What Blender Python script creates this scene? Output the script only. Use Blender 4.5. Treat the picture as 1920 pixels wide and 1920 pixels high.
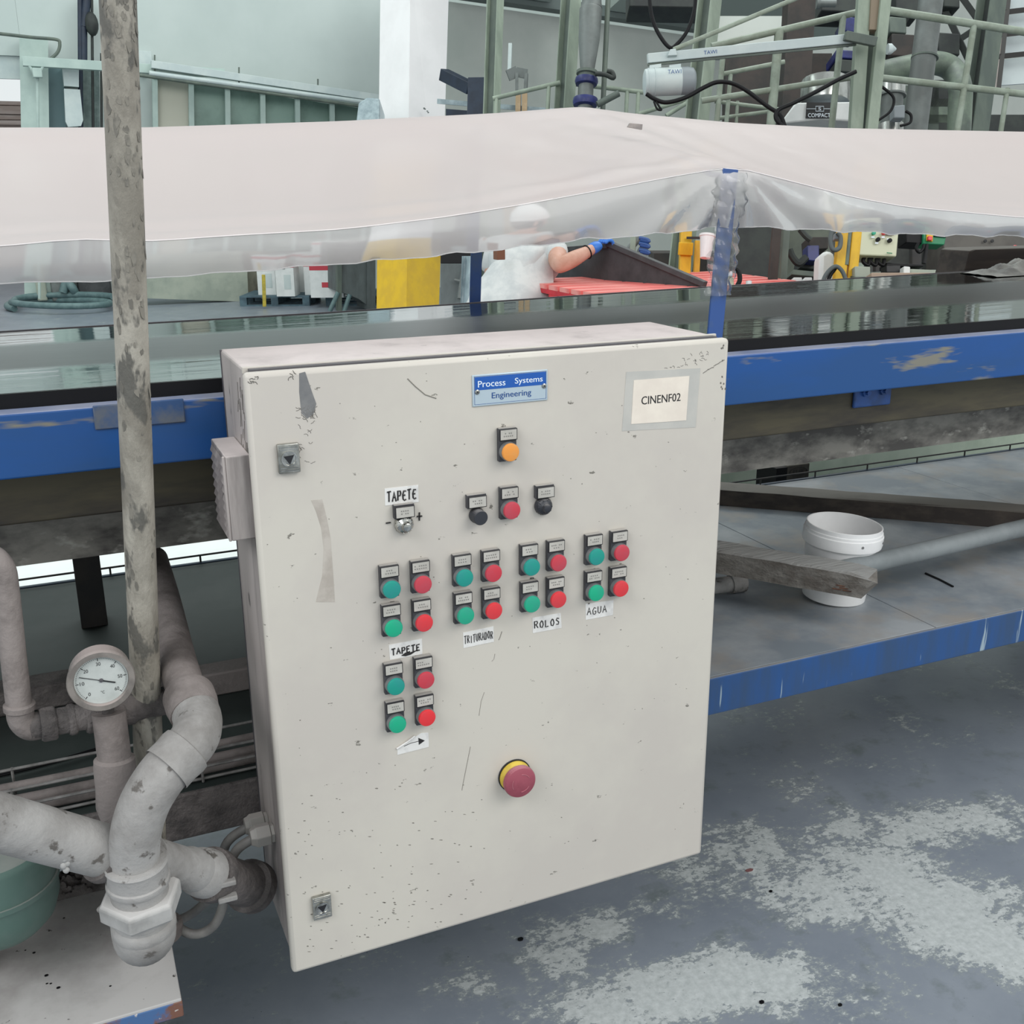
import bpy, bmesh, math, random
from mathutils import Vector, Matrix
random.seed(7)
for o in list(bpy.data.objects): bpy.data.objects.remove(o, do_unlink=True)
SC = bpy.context.scene
COL = SC.collection
PI = math.pi

# ------------------------------------------------------------------ camera, world, lights, exposure
F_PX = 1977.45
CAM = Vector((-0.24313, -1.46712, 1.62409))
AX = Vector((0.914767, -0.403934, -0.006236))      # image right
AY = Vector((-0.124689, -0.267628, -0.955420))     # image down
AZ = Vector((0.384258, 0.874765, -0.295183))       # forward
cd = bpy.data.cameras.new('camera'); cam = bpy.data.objects.new('camera', cd); COL.objects.link(cam)
cam.matrix_world = Matrix(((AX.x, -AY.x, -AZ.x, CAM.x), (AX.y, -AY.y, -AZ.y, CAM.y), (AX.z, -AY.z, -AZ.z, CAM.z), (0, 0, 0, 1)))
cd.sensor_width = 36; cd.lens = F_PX / 1920 * 36; cd.clip_start = 0.05; cd.clip_end = 200
SC.camera = cam
W = bpy.data.worlds.new('hall_light'); SC.world = W; W.use_nodes = True
bg = W.node_tree.nodes['Background']; bg.inputs[0].default_value = (0.93, 0.99, 1.0, 1); bg.inputs[1].default_value = 0.86
def area(name, loc, target, sx, sy, power, col):
    l = bpy.data.lights.new(name, 'AREA'); l.shape = 'RECTANGLE'; l.size = sx; l.size_y = sy; l.energy = power; l.color = col
    o = bpy.data.objects.new(name, l); COL.objects.link(o); o.location = loc
    o.rotation_euler = (Vector(target) - Vector(loc)).to_track_quat('-Z', 'Y').to_euler()
    return o
area('skylight_and_fill', (3.6, -5.2, 5.6), (0.9, 0.6, 0.7), 5.0, 3.5, 250, (1.0, 0.97, 0.94))
area('skylight_and_fill', (-4.6, -2.8, 5.8), (-0.2, 0.2, 0.7), 4.0, 3.0, 210, (0.97, 0.98, 1.0))  # fill light added to brighten the left side, pipes and skid plate
area('skylight_and_fill', (-2.5, 9.0, 8.0), (-1.0, 12.0, 0.5), 3.0, 10.0, 330, (0.88, 1.0, 0.97))
area('skylight_and_fill', (6.5, 8.0, 8.5), (6.5, 10.5, 1.0), 3.0, 9.0, 420, (0.93, 1.0, 0.97))
SC.view_settings.view_transform = 'Standard'; SC.view_settings.look = 'None'
SC.view_settings.gamma = 1; SC.view_settings.use_curve_mapping = False
SC.view_settings.exposure = 0.0

# ------------------------------------------------------------------ helpers
def at(px, py, X=None, Y=None, Z=None, d=None):
    v = AX * ((px - 960) / F_PX) + AY * ((py - 960) / F_PX) + AZ
    if X is not None: t = (X - CAM.x) / v.x
    elif Y is not None: t = (Y - CAM.y) / v.y
    elif Z is not None: t = (Z - CAM.z) / v.z
    else: t = d
    return CAM + v * t
def ppm(P): return F_PX / (Vector(P) - CAM).dot(AZ)       # pixels per metre at a point
def lin(c):
    c = c / 255.0
    return c / 12.92 if c <= 0.04045 else ((c + 0.055) / 1.055) ** 2.4
def C(r, g, b): return (lin(r), lin(g), lin(b), 1)

def mat(name, col, rough=0.55, metal=0.0, col2=None, scale=6.0, stretch=(1, 1, 1), lo=0.35, hi=0.65, bump=0.0, bscale=None,
        chip=None, chip_scale=30, chip_at=0.66, chip_stretch=(1, 1, 1), dust=None, dust_at=0.75, spec=None, detail=6, chip_soft=0.02, rough2=None):
    m = bpy.data.materials.new(name); m.use_nodes = True
    nt = m.node_tree; N = nt.nodes; L = nt.links; b = N['Principled BSDF']
    b.inputs['Roughness'].default_value = rough; b.inputs['Metallic'].default_value = metal
    if spec is not None: b.inputs['Specular IOR Level'].default_value = spec
    tc = N.new('ShaderNodeTexCoord')
    def noise(sc, st, det=detail):
        mp = N.new('ShaderNodeMapping'); mp.inputs['Scale'].default_value = st; L.new(tc.outputs['Object'], mp.inputs[0])
        n = N.new('ShaderNodeTexNoise'); n.inputs['Scale'].default_value = sc; n.inputs['Detail'].default_value = det; n.inputs['Roughness'].default_value = 0.62
        L.new(mp.outputs[0], n.inputs[0]); return n
    def ramp(src, a, c):
        r = N.new('ShaderNodeMapRange'); r.inputs[1].default_value = a; r.inputs[2].default_value = c; r.clamp = True
        L.new(src, r.inputs[0]); return r.outputs[0]
    def mix(fac, A, B):
        x = N.new('ShaderNodeMix'); x.data_type = 'RGBA'
        L.new(fac, x.inputs[0])
        for s, i in ((A, 6), (B, 7)):
            if isinstance(s, tuple): x.inputs[i].default_value = s
            else: L.new(s, x.inputs[i])
        return x.outputs[2]
    lo = .5 + (lo - .5) * .62; hi = .5 + (hi - .5) * .62; chip_at = .5 + (chip_at - .5) * .86
    cur = col
    if col2:
        n = noise(scale, stretch); fac = ramp(n.outputs[0], lo, hi); cur = mix(fac, col, col2)
        if rough2 is not None:
            rr = N.new('ShaderNodeMapRange'); rr.inputs[3].default_value = rough; rr.inputs[4].default_value = rough2; L.new(fac, rr.inputs[0]); L.new(rr.outputs[0], b.inputs['Roughness'])
    if chip:
        n2 = noise(chip_scale, chip_stretch, 4); cur = mix(ramp(n2.outputs[0], chip_at - chip_soft, chip_at + chip_soft), cur, chip)
    if dust:
        g = N.new('ShaderNodeNewGeometry'); s = N.new('ShaderNodeSeparateXYZ'); L.new(g.outputs['True Normal'], s.inputs[0])
        n3 = noise(9, (1, 1, 1)); ad = N.new('ShaderNodeMath'); ad.operation = 'MULTIPLY_ADD'; L.new(n3.outputs[0], ad.inputs[0]); ad.inputs[1].default_value = 0.6; L.new(s.outputs[2], ad.inputs[2])
        cur = mix(ramp(ad.outputs[0], dust_at, dust_at + 0.45), cur, dust)
    if isinstance(cur, tuple): b.inputs['Base Color'].default_value = cur
    else: L.new(cur, b.inputs['Base Color'])
    if bump:
        nb = noise(bscale or scale * 3, stretch); bp = N.new('ShaderNodeBump'); bp.inputs['Strength'].default_value = bump; bp.inputs['Distance'].default_value = 0.01
        L.new(nb.outputs[0], bp.inputs['Height']); L.new(bp.outputs[0], b.inputs['Normal'])
    return m

def org(o):
    v = Vector((0, 0, 0))
    while o is not None: v += o.location; o = o.parent
    return v
def tag(o, label=None, cat=None, group=None, kind=None):
    if label: o['label'] = label
    if cat: o['category'] = cat
    if group: o['group'] = group
    if kind: o['kind'] = kind
    return o
def thing(name, loc, label, cat, group=None):
    o = bpy.data.objects.new(name, None); COL.objects.link(o); o.location = loc; o.empty_display_size = 0.1
    return tag(o, label, cat, group)

class MB:
    def __init__(s): s.v = []; s.f = []
    def add(s, vs, fs):
        k = len(s.v); s.v += [Vector(p) for p in vs]; s.f += [tuple(i + k for i in f) for f in fs]; return s
    def box(s, c, size, R=None):
        c = Vector(c); h = Vector(size) / 2; vs = []
        for x in (-1, 1):
            for y in (-1, 1):
                for z in (-1, 1):
                    p = Vector((x * h.x, y * h.y, z * h.z)); vs.append(c + (R @ p if R else p))
        return s.add(vs, [(0, 1, 3, 2), (4, 6, 7, 5), (0, 4, 5, 1), (2, 3, 7, 6), (0, 2, 6, 4), (1, 5, 7, 3)])
    def box2(s, a, b):
        a = Vector(a); b = Vector(b); return s.box((a + b) / 2, [abs(x) for x in (b - a)])
    def bar(s, A, B, w, h, up=(0, 0, 1)):
        A = Vector(A); B = Vector(B); z = (B - A); ln = z.length; z.normalize(); u = Vector(up)
        x = u.cross(z)
        if x.length < 1e-4: x = Vector((1, 0, 0)).cross(z)
        x.normalize(); y = z.cross(x)
        R = Matrix((x, y, z)).transposed()
        return s.box((A + B) / 2, (w, h, ln), R)
    def tube(s, pts, r, n=12, caps=True, closed=False):
        pts = [Vector(p) for p in pts]; m = len(pts); rs = r if isinstance(r, (list, tuple)) else [r] * m
        k = len(s.v); prev = None
        for i, p in enumerate(pts):
            if closed: t = pts[(i + 1) % m] - pts[i - 1]
            else: t = (pts[min(i + 1, m - 1)] - pts[max(i - 1, 0)])
            t.normalize()
            if prev is None:
                a = Vector((0, 0, 1)) if abs(t.z) < 0.9 else Vector((1, 0, 0)); x = a.cross(t).normalized()
            else:
                x = prev - t * prev.dot(t); x.normalize()
            prev = x; y = t.cross(x)
            for j in range(n):
                a = 2 * PI * j / n; s.v.append(p + (x * math.cos(a) + y * math.sin(a)) * rs[i])
        for i in range(m if closed else m - 1):
            i2 = (i + 1) % m
            for j in range(n):
                j2 = (j + 1) % n; s.f.append((k + i * n + j, k + i * n + j2, k + i2 * n + j2, k + i2 * n + j))
        if caps and not closed:
            s.f.append(tuple(k + j for j in reversed(range(n)))); s.f.append(tuple(k + (m - 1) * n + j for j in range(n)))
        return s
    def cyl(s, A, B, r, r2=None, n=24): return s.tube([A, B], [r, r if r2 is None else r2], n)
    def lathe(s, A, axis, prof, n=28, phase=0.0):
        A = Vector(A); z = Vector(axis).normalized(); a = Vector((0, 0, 1)) if abs(z.z) < 0.9 else Vector((1, 0, 0))
        x = a.cross(z).normalized(); y = z.cross(x); k = len(s.v)
        for t, r in prof:
            for j in range(n):
                g = 2 * PI * j / n + phase; s.v.append(A + z * t + (x * math.cos(g) + y * math.sin(g)) * r)
        for i in range(len(prof) - 1):
            for j in range(n):
                j2 = (j + 1) % n; s.f.append((k + i * n + j, k + i * n + j2, k + (i + 1) * n + j2, k + (i + 1) * n + j))
        s.f.append(tuple(k + j for j in reversed(range(n)))); s.f.append(tuple(k + (len(prof) - 1) * n + j for j in range(n)))
        return s
    def prism(s, poly, vec):
        poly = [Vector(p) for p in poly]; vec = Vector(vec); n = len(poly)
        vs = poly + [p + vec for p in poly]
        fs = [tuple(reversed(range(n))), tuple(range(n, 2 * n))] + [(i, (i + 1) % n, n + (i + 1) % n, n + i) for i in range(n)]
        return s.add(vs, fs)
    def grid(s, fn, nu, nv):
        vs = [fn(i / nu, j / nv) for i in range(nu + 1) for j in range(nv + 1)]
        fs = [(i * (nv + 1) + j, (i + 1) * (nv + 1) + j, (i + 1) * (nv + 1) + j + 1, i * (nv + 1) + j + 1) for i in range(nu) for j in range(nv)]
        return s.add(vs, fs)
    def ball(s, c, r, nu=16, nv=10, R=None):
        c = Vector(c); r = Vector(r) if not isinstance(r, (int, float)) else Vector((r, r, r)); k = len(s.v)
        def P(a, b):
            p = Vector((r.x * math.sin(b) * math.cos(a), r.y * math.sin(b) * math.sin(a), r.z * math.cos(b))); return c + (R @ p if R else p)
        vs = [P(0, 0)] + [P(2 * PI * i / nu, PI * j / nv) for j in range(1, nv) for i in range(nu)] + [P(0, PI)]
        fs = [(0, 1 + i, 1 + (i + 1) % nu) for i in range(nu)]
        for j in range(nv - 2):
            for i in range(nu):
                a = 1 + j * nu + i; b2 = 1 + j * nu + (i + 1) % nu; fs.append((a, a + nu, b2 + nu, b2))
        e = len(vs) - 1; q = 1 + (nv - 2) * nu
        fs += [(e, q + (i + 1) % nu, q + i) for i in range(nu)]
        return s.add(vs, fs)
    def build(s, name, m, parent=None, smooth=38, bevel=0.0, seg=2, fix=True):
        if parent is not None: o0 = org(parent)
        else:
            xs = [p.x for p in s.v]; ys = [p.y for p in s.v]; zs = [p.z for p in s.v]
            o0 = Vector(((min(xs) + max(xs)) / 2, (min(ys) + max(ys)) / 2, min(zs)))
        me = bpy.data.meshes.new(name); me.from_pydata([tuple(p - o0) for p in s.v], [], s.f)
        if fix:
            bm = bmesh.new(); bm.from_mesh(me); bmesh.ops.recalc_face_normals(bm, faces=bm.faces[:]); bm.to_mesh(me); bm.free()
        me.update()
        if smooth:
            me.shade_smooth(); me.set_sharp_from_angle(angle=math.radians(smooth))
        me.materials.append(m)
        o = bpy.data.objects.new(name, me); COL.objects.link(o)
        if parent is not None: o.parent = parent
        else: o.location = o0
        if bevel:
            b = o.modifiers.new('edge', 'BEVEL'); b.width = bevel; b.segments = seg; b.limit_method = 'ANGLE'; b.angle_limit = math.radians(40)
        return o

def copy_tree(o, parent=None, delta=None):
    c = o.copy(); COL.objects.link(c)
    if parent is not None: c.parent = parent
    elif delta is not None: c.location = o.location + Vector(delta)
    for ch in list(o.children): copy_tree(ch, c)
    return c
def spline(pts, k=8):
    pts = [Vector(p) for p in pts]; P = [pts[0] * 2 - pts[1]] + pts + [pts[-1] * 2 - pts[-2]]; out = []
    for i in range(1, len(P) - 2):
        for j in range(k):
            t = j / k; a, b, c, d = P[i - 1], P[i], P[i + 1], P[i + 2]
            out.append(0.5 * ((2 * b) + (c - a) * t + (2 * a - 5 * b + 4 * c - d) * t * t + (3 * b - a - 3 * c + d) * t ** 3))
    out.append(pts[-1]); return out
def interp(xs, ys, x):
    if x <= xs[0]: return ys[0] + (ys[1] - ys[0]) * (x - xs[0]) / (xs[1] - xs[0])
    for i in range(len(xs) - 1):
        if x <= xs[i + 1]: 
            t = (x - xs[i]) / (xs[i + 1] - xs[i]); t2 = t
            return ys[i] + (ys[i + 1] - ys[i]) * t2
    return ys[-1] + (ys[-1] - ys[-2]) * (x - xs[-1]) / (xs[-1] - xs[-2])
_tc = {}
def text_geo(txt):
    if txt in _tc: return _tc[txt]
    cu = bpy.data.curves.new('t', 'FONT'); cu.body = txt; cu.size = 1; cu.resolution_u = 3; cu.fill_mode = 'FRONT'
    o = bpy.data.objects.new('t', cu); COL.objects.link(o); bpy.context.view_layer.update()
    me = o.evaluated_get(bpy.context.evaluated_depsgraph_get()).to_mesh()
    vs = [(v.co.x, v.co.y) for v in me.vertices]; fs = [tuple(p.vertices) for p in me.polygons]
    o.to_mesh_clear(); bpy.data.objects.remove(o); bpy.data.curves.remove(cu)
    _tc[txt] = (vs, fs); return vs, fs
def text(name, txt, center, U, V, width, height, m, parent, lift=0.0, bold=0.0):
    """flat lettering fitted in width x height on the plane (U, V) about center"""
    vs, fs = text_geo(txt); U = Vector(U).normalized(); V = Vector(V).normalized(); n = U.cross(V).normalized()
    x0 = min(v[0] for v in vs); x1 = max(v[0] for v in vs); y0 = min(v[1] for v in vs); y1 = max(v[1] for v in vs)
    mb = MB(); c = Vector(center) + n * lift
    for ox in ((0,) if not bold else (-bold, bold)):
        mb.add([c + U * (((x - x0) / (x1 - x0) - 0.5) * width + ox) + V * (((y - y0) / (y1 - y0) - 0.5) * height) + n * (ox * 0.02) for x, y in vs], fs)
    return mb.build(name, m, parent, smooth=0, fix=False)
HAND = {'T': [[(0, 1), (1, 1.05)], [(.5, 1), (.45, 0)]], 'A': [[(0, 0), (.5, 1), (.95, 0)], [(.2, .38), (.8, .42)]], 'P': [[(.1, 0), (.15, 1), (.8, .95), (.9, .7), (.75, .5), (.12, .45)]],
        'E': [[(.9, 1), (.1, .95), (.1, 0), (.9, .05)], [(.1, .5), (.7, .55)]], 'e': [[(.95, .95), (.4, 1), (.1, .6), (.15, .15), (.5, 0), (.95, .1)], [(.1, .5), (.75, .55)]],
        'R': [[(.1, 0), (.1, 1), (.75, .95), (.85, .7), (.6, .52), (.1, .48)], [(.45, .5), (.9, 0)]], 'I': [[(.5, .95), (.5, 0)]], 'U': [[(.1, 1), (.12, .2), (.45, 0), (.8, .2), (.88, 1)]],
        'D': [[(.1, 0), (.1, 1), (.6, .95), (.9, .55), (.6, .05), (.1, 0)]], 'O': [[(.5, 1), (.1, .6), (.2, .1), (.6, 0), (.9, .4), (.75, .9), (.5, 1)]], 'L': [[(.15, 1), (.1, 0), (.8, .05)]],
        'S': [[(.85, .9), (.4, 1), (.15, .75), (.75, .4), (.6, .05), (.1, .1)]], 'G': [[(.9, .85), (.5, 1), (.1, .6), (.2, .1), (.6, 0), (.9, .2), (.9, .45), (.55, .45)]],
        '+': [[(0, .5), (1, .52)], [(.5, 1), (.48, 0)]], '-': [[(0, .5), (1, .55)]], "'": [[(.2, .9), (.6, 1.1)]]}
def hand(name, txt, quad, m, parent, r=0.0011, mx=0.08, my=0.22, lift=(0, -0.0012, 0)):
    """handwriting in a quad (tl, tr, br, bl)"""
    tl, tr, br, bl = [Vector(q) for q in quad]; mb = MB(); n = len(txt); lift = Vector(lift)
    def P(u, v): return (bl.lerp(br, u)).lerp(tl.lerp(tr, u), v) + lift
    for i, ch in enumerate(txt):
        if ch == ' ': continue
        j = random.uniform(-.03, .03)
        for st in HAND[ch]:
            pts = [P(mx + (1 - 2 * mx) * (i + 0.1 + 0.75 * x) / n, my + j + (1 - 2 * my) * y) for x, y in st]
            mb.tube(pts, r, 5)
    return mb.build(name, m, parent, smooth=60)

# ------------------------------------------------------------------ materials
m_door = mat('cream_enamel', C(203, 198, 188), 0.42, col2=C(196, 190, 182), scale=3, chip=C(120, 116, 108), chip_scale=55, chip_at=0.735, chip_stretch=(0.7, 1, 1.2), chip_soft=0.015)
m_side = mat('dusty_enamel', C(182, 174, 170), 0.6, col2=C(126, 119, 117), scale=14, stretch=(1.2, 1.2, 0.12), lo=0.42, hi=0.72, chip=C(70, 66, 66), chip_scale=30, chip_at=0.70, chip_stretch=(1, 1, 0.3), dust=C(212, 201, 199), dust_at=0.95)
m_gutter = mat('grey_gasket_channel', C(92, 90, 94), 0.5, 0.3)
m_grey_wear = mat('bare_grey_primer', C(110, 111, 113), 0.6, col2=C(125, 125, 125), scale=30)
m_chip = mat('bare_metal_marks', C(104, 101, 96), 0.6)
m_scratch = mat('scratch_line', C(128, 124, 116), 0.6)
m_stain = mat('old_tape_residue', C(190, 183, 174), 0.6, col2=C(172, 164, 155), scale=25)
m_chrome = mat('worn_chrome', C(200, 200, 196), 0.22, 1.0, col2=C(150, 150, 146), scale=60)
m_lockzinc = mat('zinc_lock', C(186, 186, 180), 0.32, 0.85, col2=C(140, 140, 134), scale=40)
m_black = mat('black_plastic', C(46, 48, 54), 0.4, dust=C(120, 118, 118), dust_at=0.9)
m_blackedge = mat('black_frame_plastic', C(30, 30, 34), 0.4)
m_holder = mat('dusty_black_holder', C(66, 66, 70), 0.5, col2=C(52, 53, 58), scale=60, dust=C(170, 166, 160), dust_at=0.9)
m_legend = mat('legend_card', C(190, 187, 180), 0.4, col2=C(176, 173, 166), scale=30)
m_legtext = mat('legend_print', C(128, 126, 122), 0.6)
m_green = mat('teal_green_button', C(22, 148, 132), 0.38, col2=C(40, 140, 136), scale=20)
m_green2 = mat('emerald_button', C(22, 168, 128), 0.36, col2=C(40, 158, 130), scale=20)
m_red = mat('dusty_red_button', C(196, 58, 72), 0.4, col2=C(186, 70, 84), scale=20)
m_red2 = mat('bright_red_button', C(222, 52, 58), 0.36, col2=C(206, 62, 70), scale=20)
m_orange = mat('orange_button', C(230, 150, 66), 0.38, col2=C(222, 158, 92), scale=20)
m_estop = mat('faded_red_mushroom', C(156, 78, 92), 0.45, col2=C(140, 66, 80), scale=18, dust=C(186, 130, 140), dust_at=0.9)
m_estopline = mat('embossed_arrow', C(176, 106, 118), 0.5)
m_yellow = mat('yellow_collar', C(216, 190, 78), 0.5, col2=C(196, 168, 60), scale=40)
m_ring = mat('button_rim', C(120, 122, 124), 0.35, 0.3)
m_paper = mat('white_label_tape', C(226, 225, 222), 0.5, col2=C(205, 204, 202), scale=60, lo=.45, hi=.75)
m_cream = mat('cream_card', C(232, 223, 210), 0.6, col2=C(224, 214, 202), scale=18)
m_tape = mat('clear_tape', C(192, 190, 184), 0.22, col2=C(184, 183, 178), scale=14)
m_ink = mat('black_marker', C(38, 36, 36), 0.5)
m_print = mat('black_print', C(30, 30, 32), 0.5)
m_plateblue = mat('nameplate_blue', C(34, 92, 176), 0.35, 0.2)
m_platesilver = mat('nameplate_silver', C(188, 204, 214), 0.35, 0.4)
m_whiteprint = mat('white_print', C(226, 236, 244), 0.4)
m_navyprint = mat('navy_print', C(38, 78, 140), 0.4)
m_gland = mat('grey_gland', C(150, 147, 142), 0.5, dust=C(176, 170, 166), dust_at=0.9)
m_cable = mat('grey_cable', C(132, 130, 126), 0.55, col2=C(110, 108, 106), scale=20)
m_blue = mat('blue_enamel', C(20, 76, 142), 0.36, col2=C(26, 74, 130), scale=4, stretch=(0.4, 1, 2), chip=C(124, 122, 112), chip_scale=9, chip_at=0.665, chip_stretch=(0.35, 1, 2.2), chip_soft=0.03, dust=C(160, 166, 186), dust_at=0.92)
m_bluedark = mat('blue_enamel_fascia', C(36, 80, 138), 0.45, col2=C(48, 76, 114), scale=9, stretch=(1, 1, 0.2), chip=C(150, 168, 180), chip_scale=26, chip_at=0.665, chip_stretch=(1.6, 1, 0.12), dust=C(140, 140, 138), dust_at=0.9)
m_bluepost = mat('blue_post_paint', C(42, 78, 140), 0.42, col2=C(62, 86, 124), scale=16, lo=.4, hi=.7)
m_bluebolt = mat('blue_bracket', C(44, 84, 150), 0.45, col2=C(40, 70, 120), scale=20)
m_rubber = mat('black_rubber_edge', C(13, 13, 16), 0.5, spec=.25)
m_olive = mat('rusty_olive_steel', C(82, 76, 58), 0.6, col2=C(48, 44, 40), scale=7, stretch=(0.5, 1, 2.5), lo=.35, hi=.75)
m_galv = mat('dirty_galvanised_sheet', C(134, 131, 124), 0.55, 0.15, col2=C(78, 75, 72), scale=11, stretch=(0.7, 1, 1.4), lo=.35, hi=.68, chip=C(170, 168, 160), chip_scale=20, chip_at=0.66, chip_stretch=(0.7, 1, 1.3), chip_soft=0.06)
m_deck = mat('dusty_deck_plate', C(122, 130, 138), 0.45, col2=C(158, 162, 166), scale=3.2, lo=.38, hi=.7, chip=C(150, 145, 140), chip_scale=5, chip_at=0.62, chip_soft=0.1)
m_deckshade = mat('shaded_deck_plate', C(36, 45, 43), 0.6, col2=C(52, 58, 56), scale=3.2, lo=.38, hi=.7)  # shadow under the belt put into the colour of the left plates
m_darksteel = mat('dark_steel', C(44, 44, 46), 0.6, col2=C(58, 54, 52), scale=8)
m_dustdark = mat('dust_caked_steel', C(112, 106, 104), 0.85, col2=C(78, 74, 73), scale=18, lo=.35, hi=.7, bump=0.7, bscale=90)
m_dustpipe = mat('dust_coated_pipe', C(166, 164, 162), 0.75, col2=C(128, 125, 122), scale=7, lo=.34, hi=.7, chip=C(98, 94, 90), chip_scale=30, chip_at=0.655, chip_soft=0.03, bump=0.25, bscale=60)
m_dustpipe2 = mat('brown_dust_pipe', C(134, 126, 123), 0.8, col2=C(98, 91, 88), scale=9, lo=.4, hi=.7, bump=0.3, bscale=70)
m_nutlight = mat('union_nut_plastic', C(176, 175, 173), 0.6, col2=C(150, 149, 147), scale=14, dust=C(196, 194, 192), dust_at=0.8)
m_pole = mat('chipped_pole_paint', C(168, 163, 152), 0.55, col2=C(132, 127, 117), scale=12, lo=.38, hi=.66, stretch=(1, 1, .5), chip=C(96, 94, 88), chip_scale=26, chip_at=0.60, chip_stretch=(1, 1, 0.45), bump=0.45, bscale=55, chip_soft=0.03)
m_gaugeface = mat('gauge_face', C(196, 201, 198), 0.4, col2=C(180, 186, 183), scale=20)
m_gaugecase = mat('dusty_gauge_case', C(136, 130, 125), 0.6, col2=C(112, 107, 103), scale=20, dust=C(166, 154, 150), dust_at=0.8)
m_tank = mat('green_pump_casing', C(86, 112, 104), 0.55, col2=C(104, 122, 116), scale=6, dust=C(150, 150, 146), dust_at=1.0)
m_basepl = mat('dusty_base_plate', C(180, 178, 176), 0.7, col2=C(152, 148, 146), scale=6, lo=.35, hi=.7, chip=C(74, 70, 68), chip_scale=60, chip_at=0.735)
m_rustblue = mat('rusty_blue_edge', C(70, 104, 150), 0.6, col2=C(118, 82, 68), scale=22, lo=.42, hi=.58, chip=C(196, 190, 184), chip_scale=34, chip_at=0.66)
m_wood = mat('weathered_timber', C(128, 124, 118), 0.85, col2=C(96, 90, 84), scale=10, stretch=(0.25, 2, 3), lo=.35, hi=.7, bump=0.8, bscale=26, dust=C(150, 150, 148), dust_at=0.85)
m_wooddark = mat('dark_timber', C(74, 66, 60), 0.8, col2=C(54, 48, 45), scale=8, stretch=(0.3, 2, 3), dust=C(112, 108, 102), dust_at=0.85)
m_woodbare = mat('split_wood_heart', C(120, 78, 58), 0.8, col2=C(60, 40, 34), scale=80, stretch=(.4, 1, 3))
m_tubegrey = mat('grey_plastic_tube', C(132, 138, 140), 0.55, col2=C(116, 122, 124), scale=7)
m_bucket = mat('white_bucket_plastic', C(236, 236, 236), 0.35, col2=C(226, 226, 226), scale=5)
m_wire = mat('galvanised_wire', C(140, 138, 136), 0.6, 0.2, col2=C(110, 108, 106), scale=30)

# belt : polished steel with a brushed band along its middle
def belt_material():
    m = bpy.data.materials.new('polished_steel_belt'); m.use_nodes = True; N = m.node_tree.nodes; L = m.node_tree.links; b = N['Principled BSDF']
    b.inputs['Metallic'].default_value = 1.0
    tc = N.new('ShaderNodeTexCoord'); mp = N.new('ShaderNodeMapping'); mp.inputs['Scale'].default_value = (0.12, 1, 1); L.new(tc.outputs['Object'], mp.inputs[0])
    n = N.new('ShaderNodeTexNoise'); n.inputs['Scale'].default_value = 26; n.inputs['Detail'].default_value = 5; L.new(mp.outputs[0], n.inputs[0])
    s = N.new('ShaderNodeSeparateXYZ'); L.new(tc.outputs['Object'], s.inputs[0])
    def rng(src, a, c, lo, hi):
        r = N.new('ShaderNodeMapRange'); r.interpolation_type = 'SMOOTHSTEP'
        for i, v in enumerate((a, c, lo, hi)): r.inputs[i + 1].default_value = v
        L.new(src, r.inputs[0]); return r.outputs[0]
    ad = N.new('ShaderNodeMath'); ad.operation = 'MULTIPLY_ADD'; L.new(n.outputs[0], ad.inputs[0]); ad.inputs[1].default_value = 0.06; L.new(s.outputs[1], ad.inputs[2])
    up = rng(ad.outputs[0], -0.20, -0.14, 0, 1); dn = rng(ad.outputs[0], 0.16, 0.24, 1, 0)
    band = N.new('ShaderNodeMath'); band.operation = 'MULTIPLY'; L.new(up, band.inputs[0]); L.new(dn, band.inputs[1])
    ro = N.new('ShaderNodeMapRange'); L.new(band.outputs[0], ro.inputs[0]); ro.inputs[3].default_value = 0.035; ro.inputs[4].default_value = 0.34
    L.new(ro.outputs[0], b.inputs['Roughness'])
    mx = N.new('ShaderNodeMix'); mx.data_type = 'RGBA'; mx.inputs[6].default_value = C(158, 164, 164); mx.inputs[7].default_value = C(128, 128, 130); L.new(band.outputs[0], mx.inputs[0]); L.new(mx.outputs[2], b.inputs['Base Color'])
    bp = N.new('ShaderNodeBump'); bp.inputs['Strength'].default_value = 0.05; bp.inputs['Distance'].default_value = 0.01; L.new(n.outputs[0], bp.inputs['Height']); L.new(bp.outputs[0], b.inputs['Normal'])
    return m
m_belt = belt_material()

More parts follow.
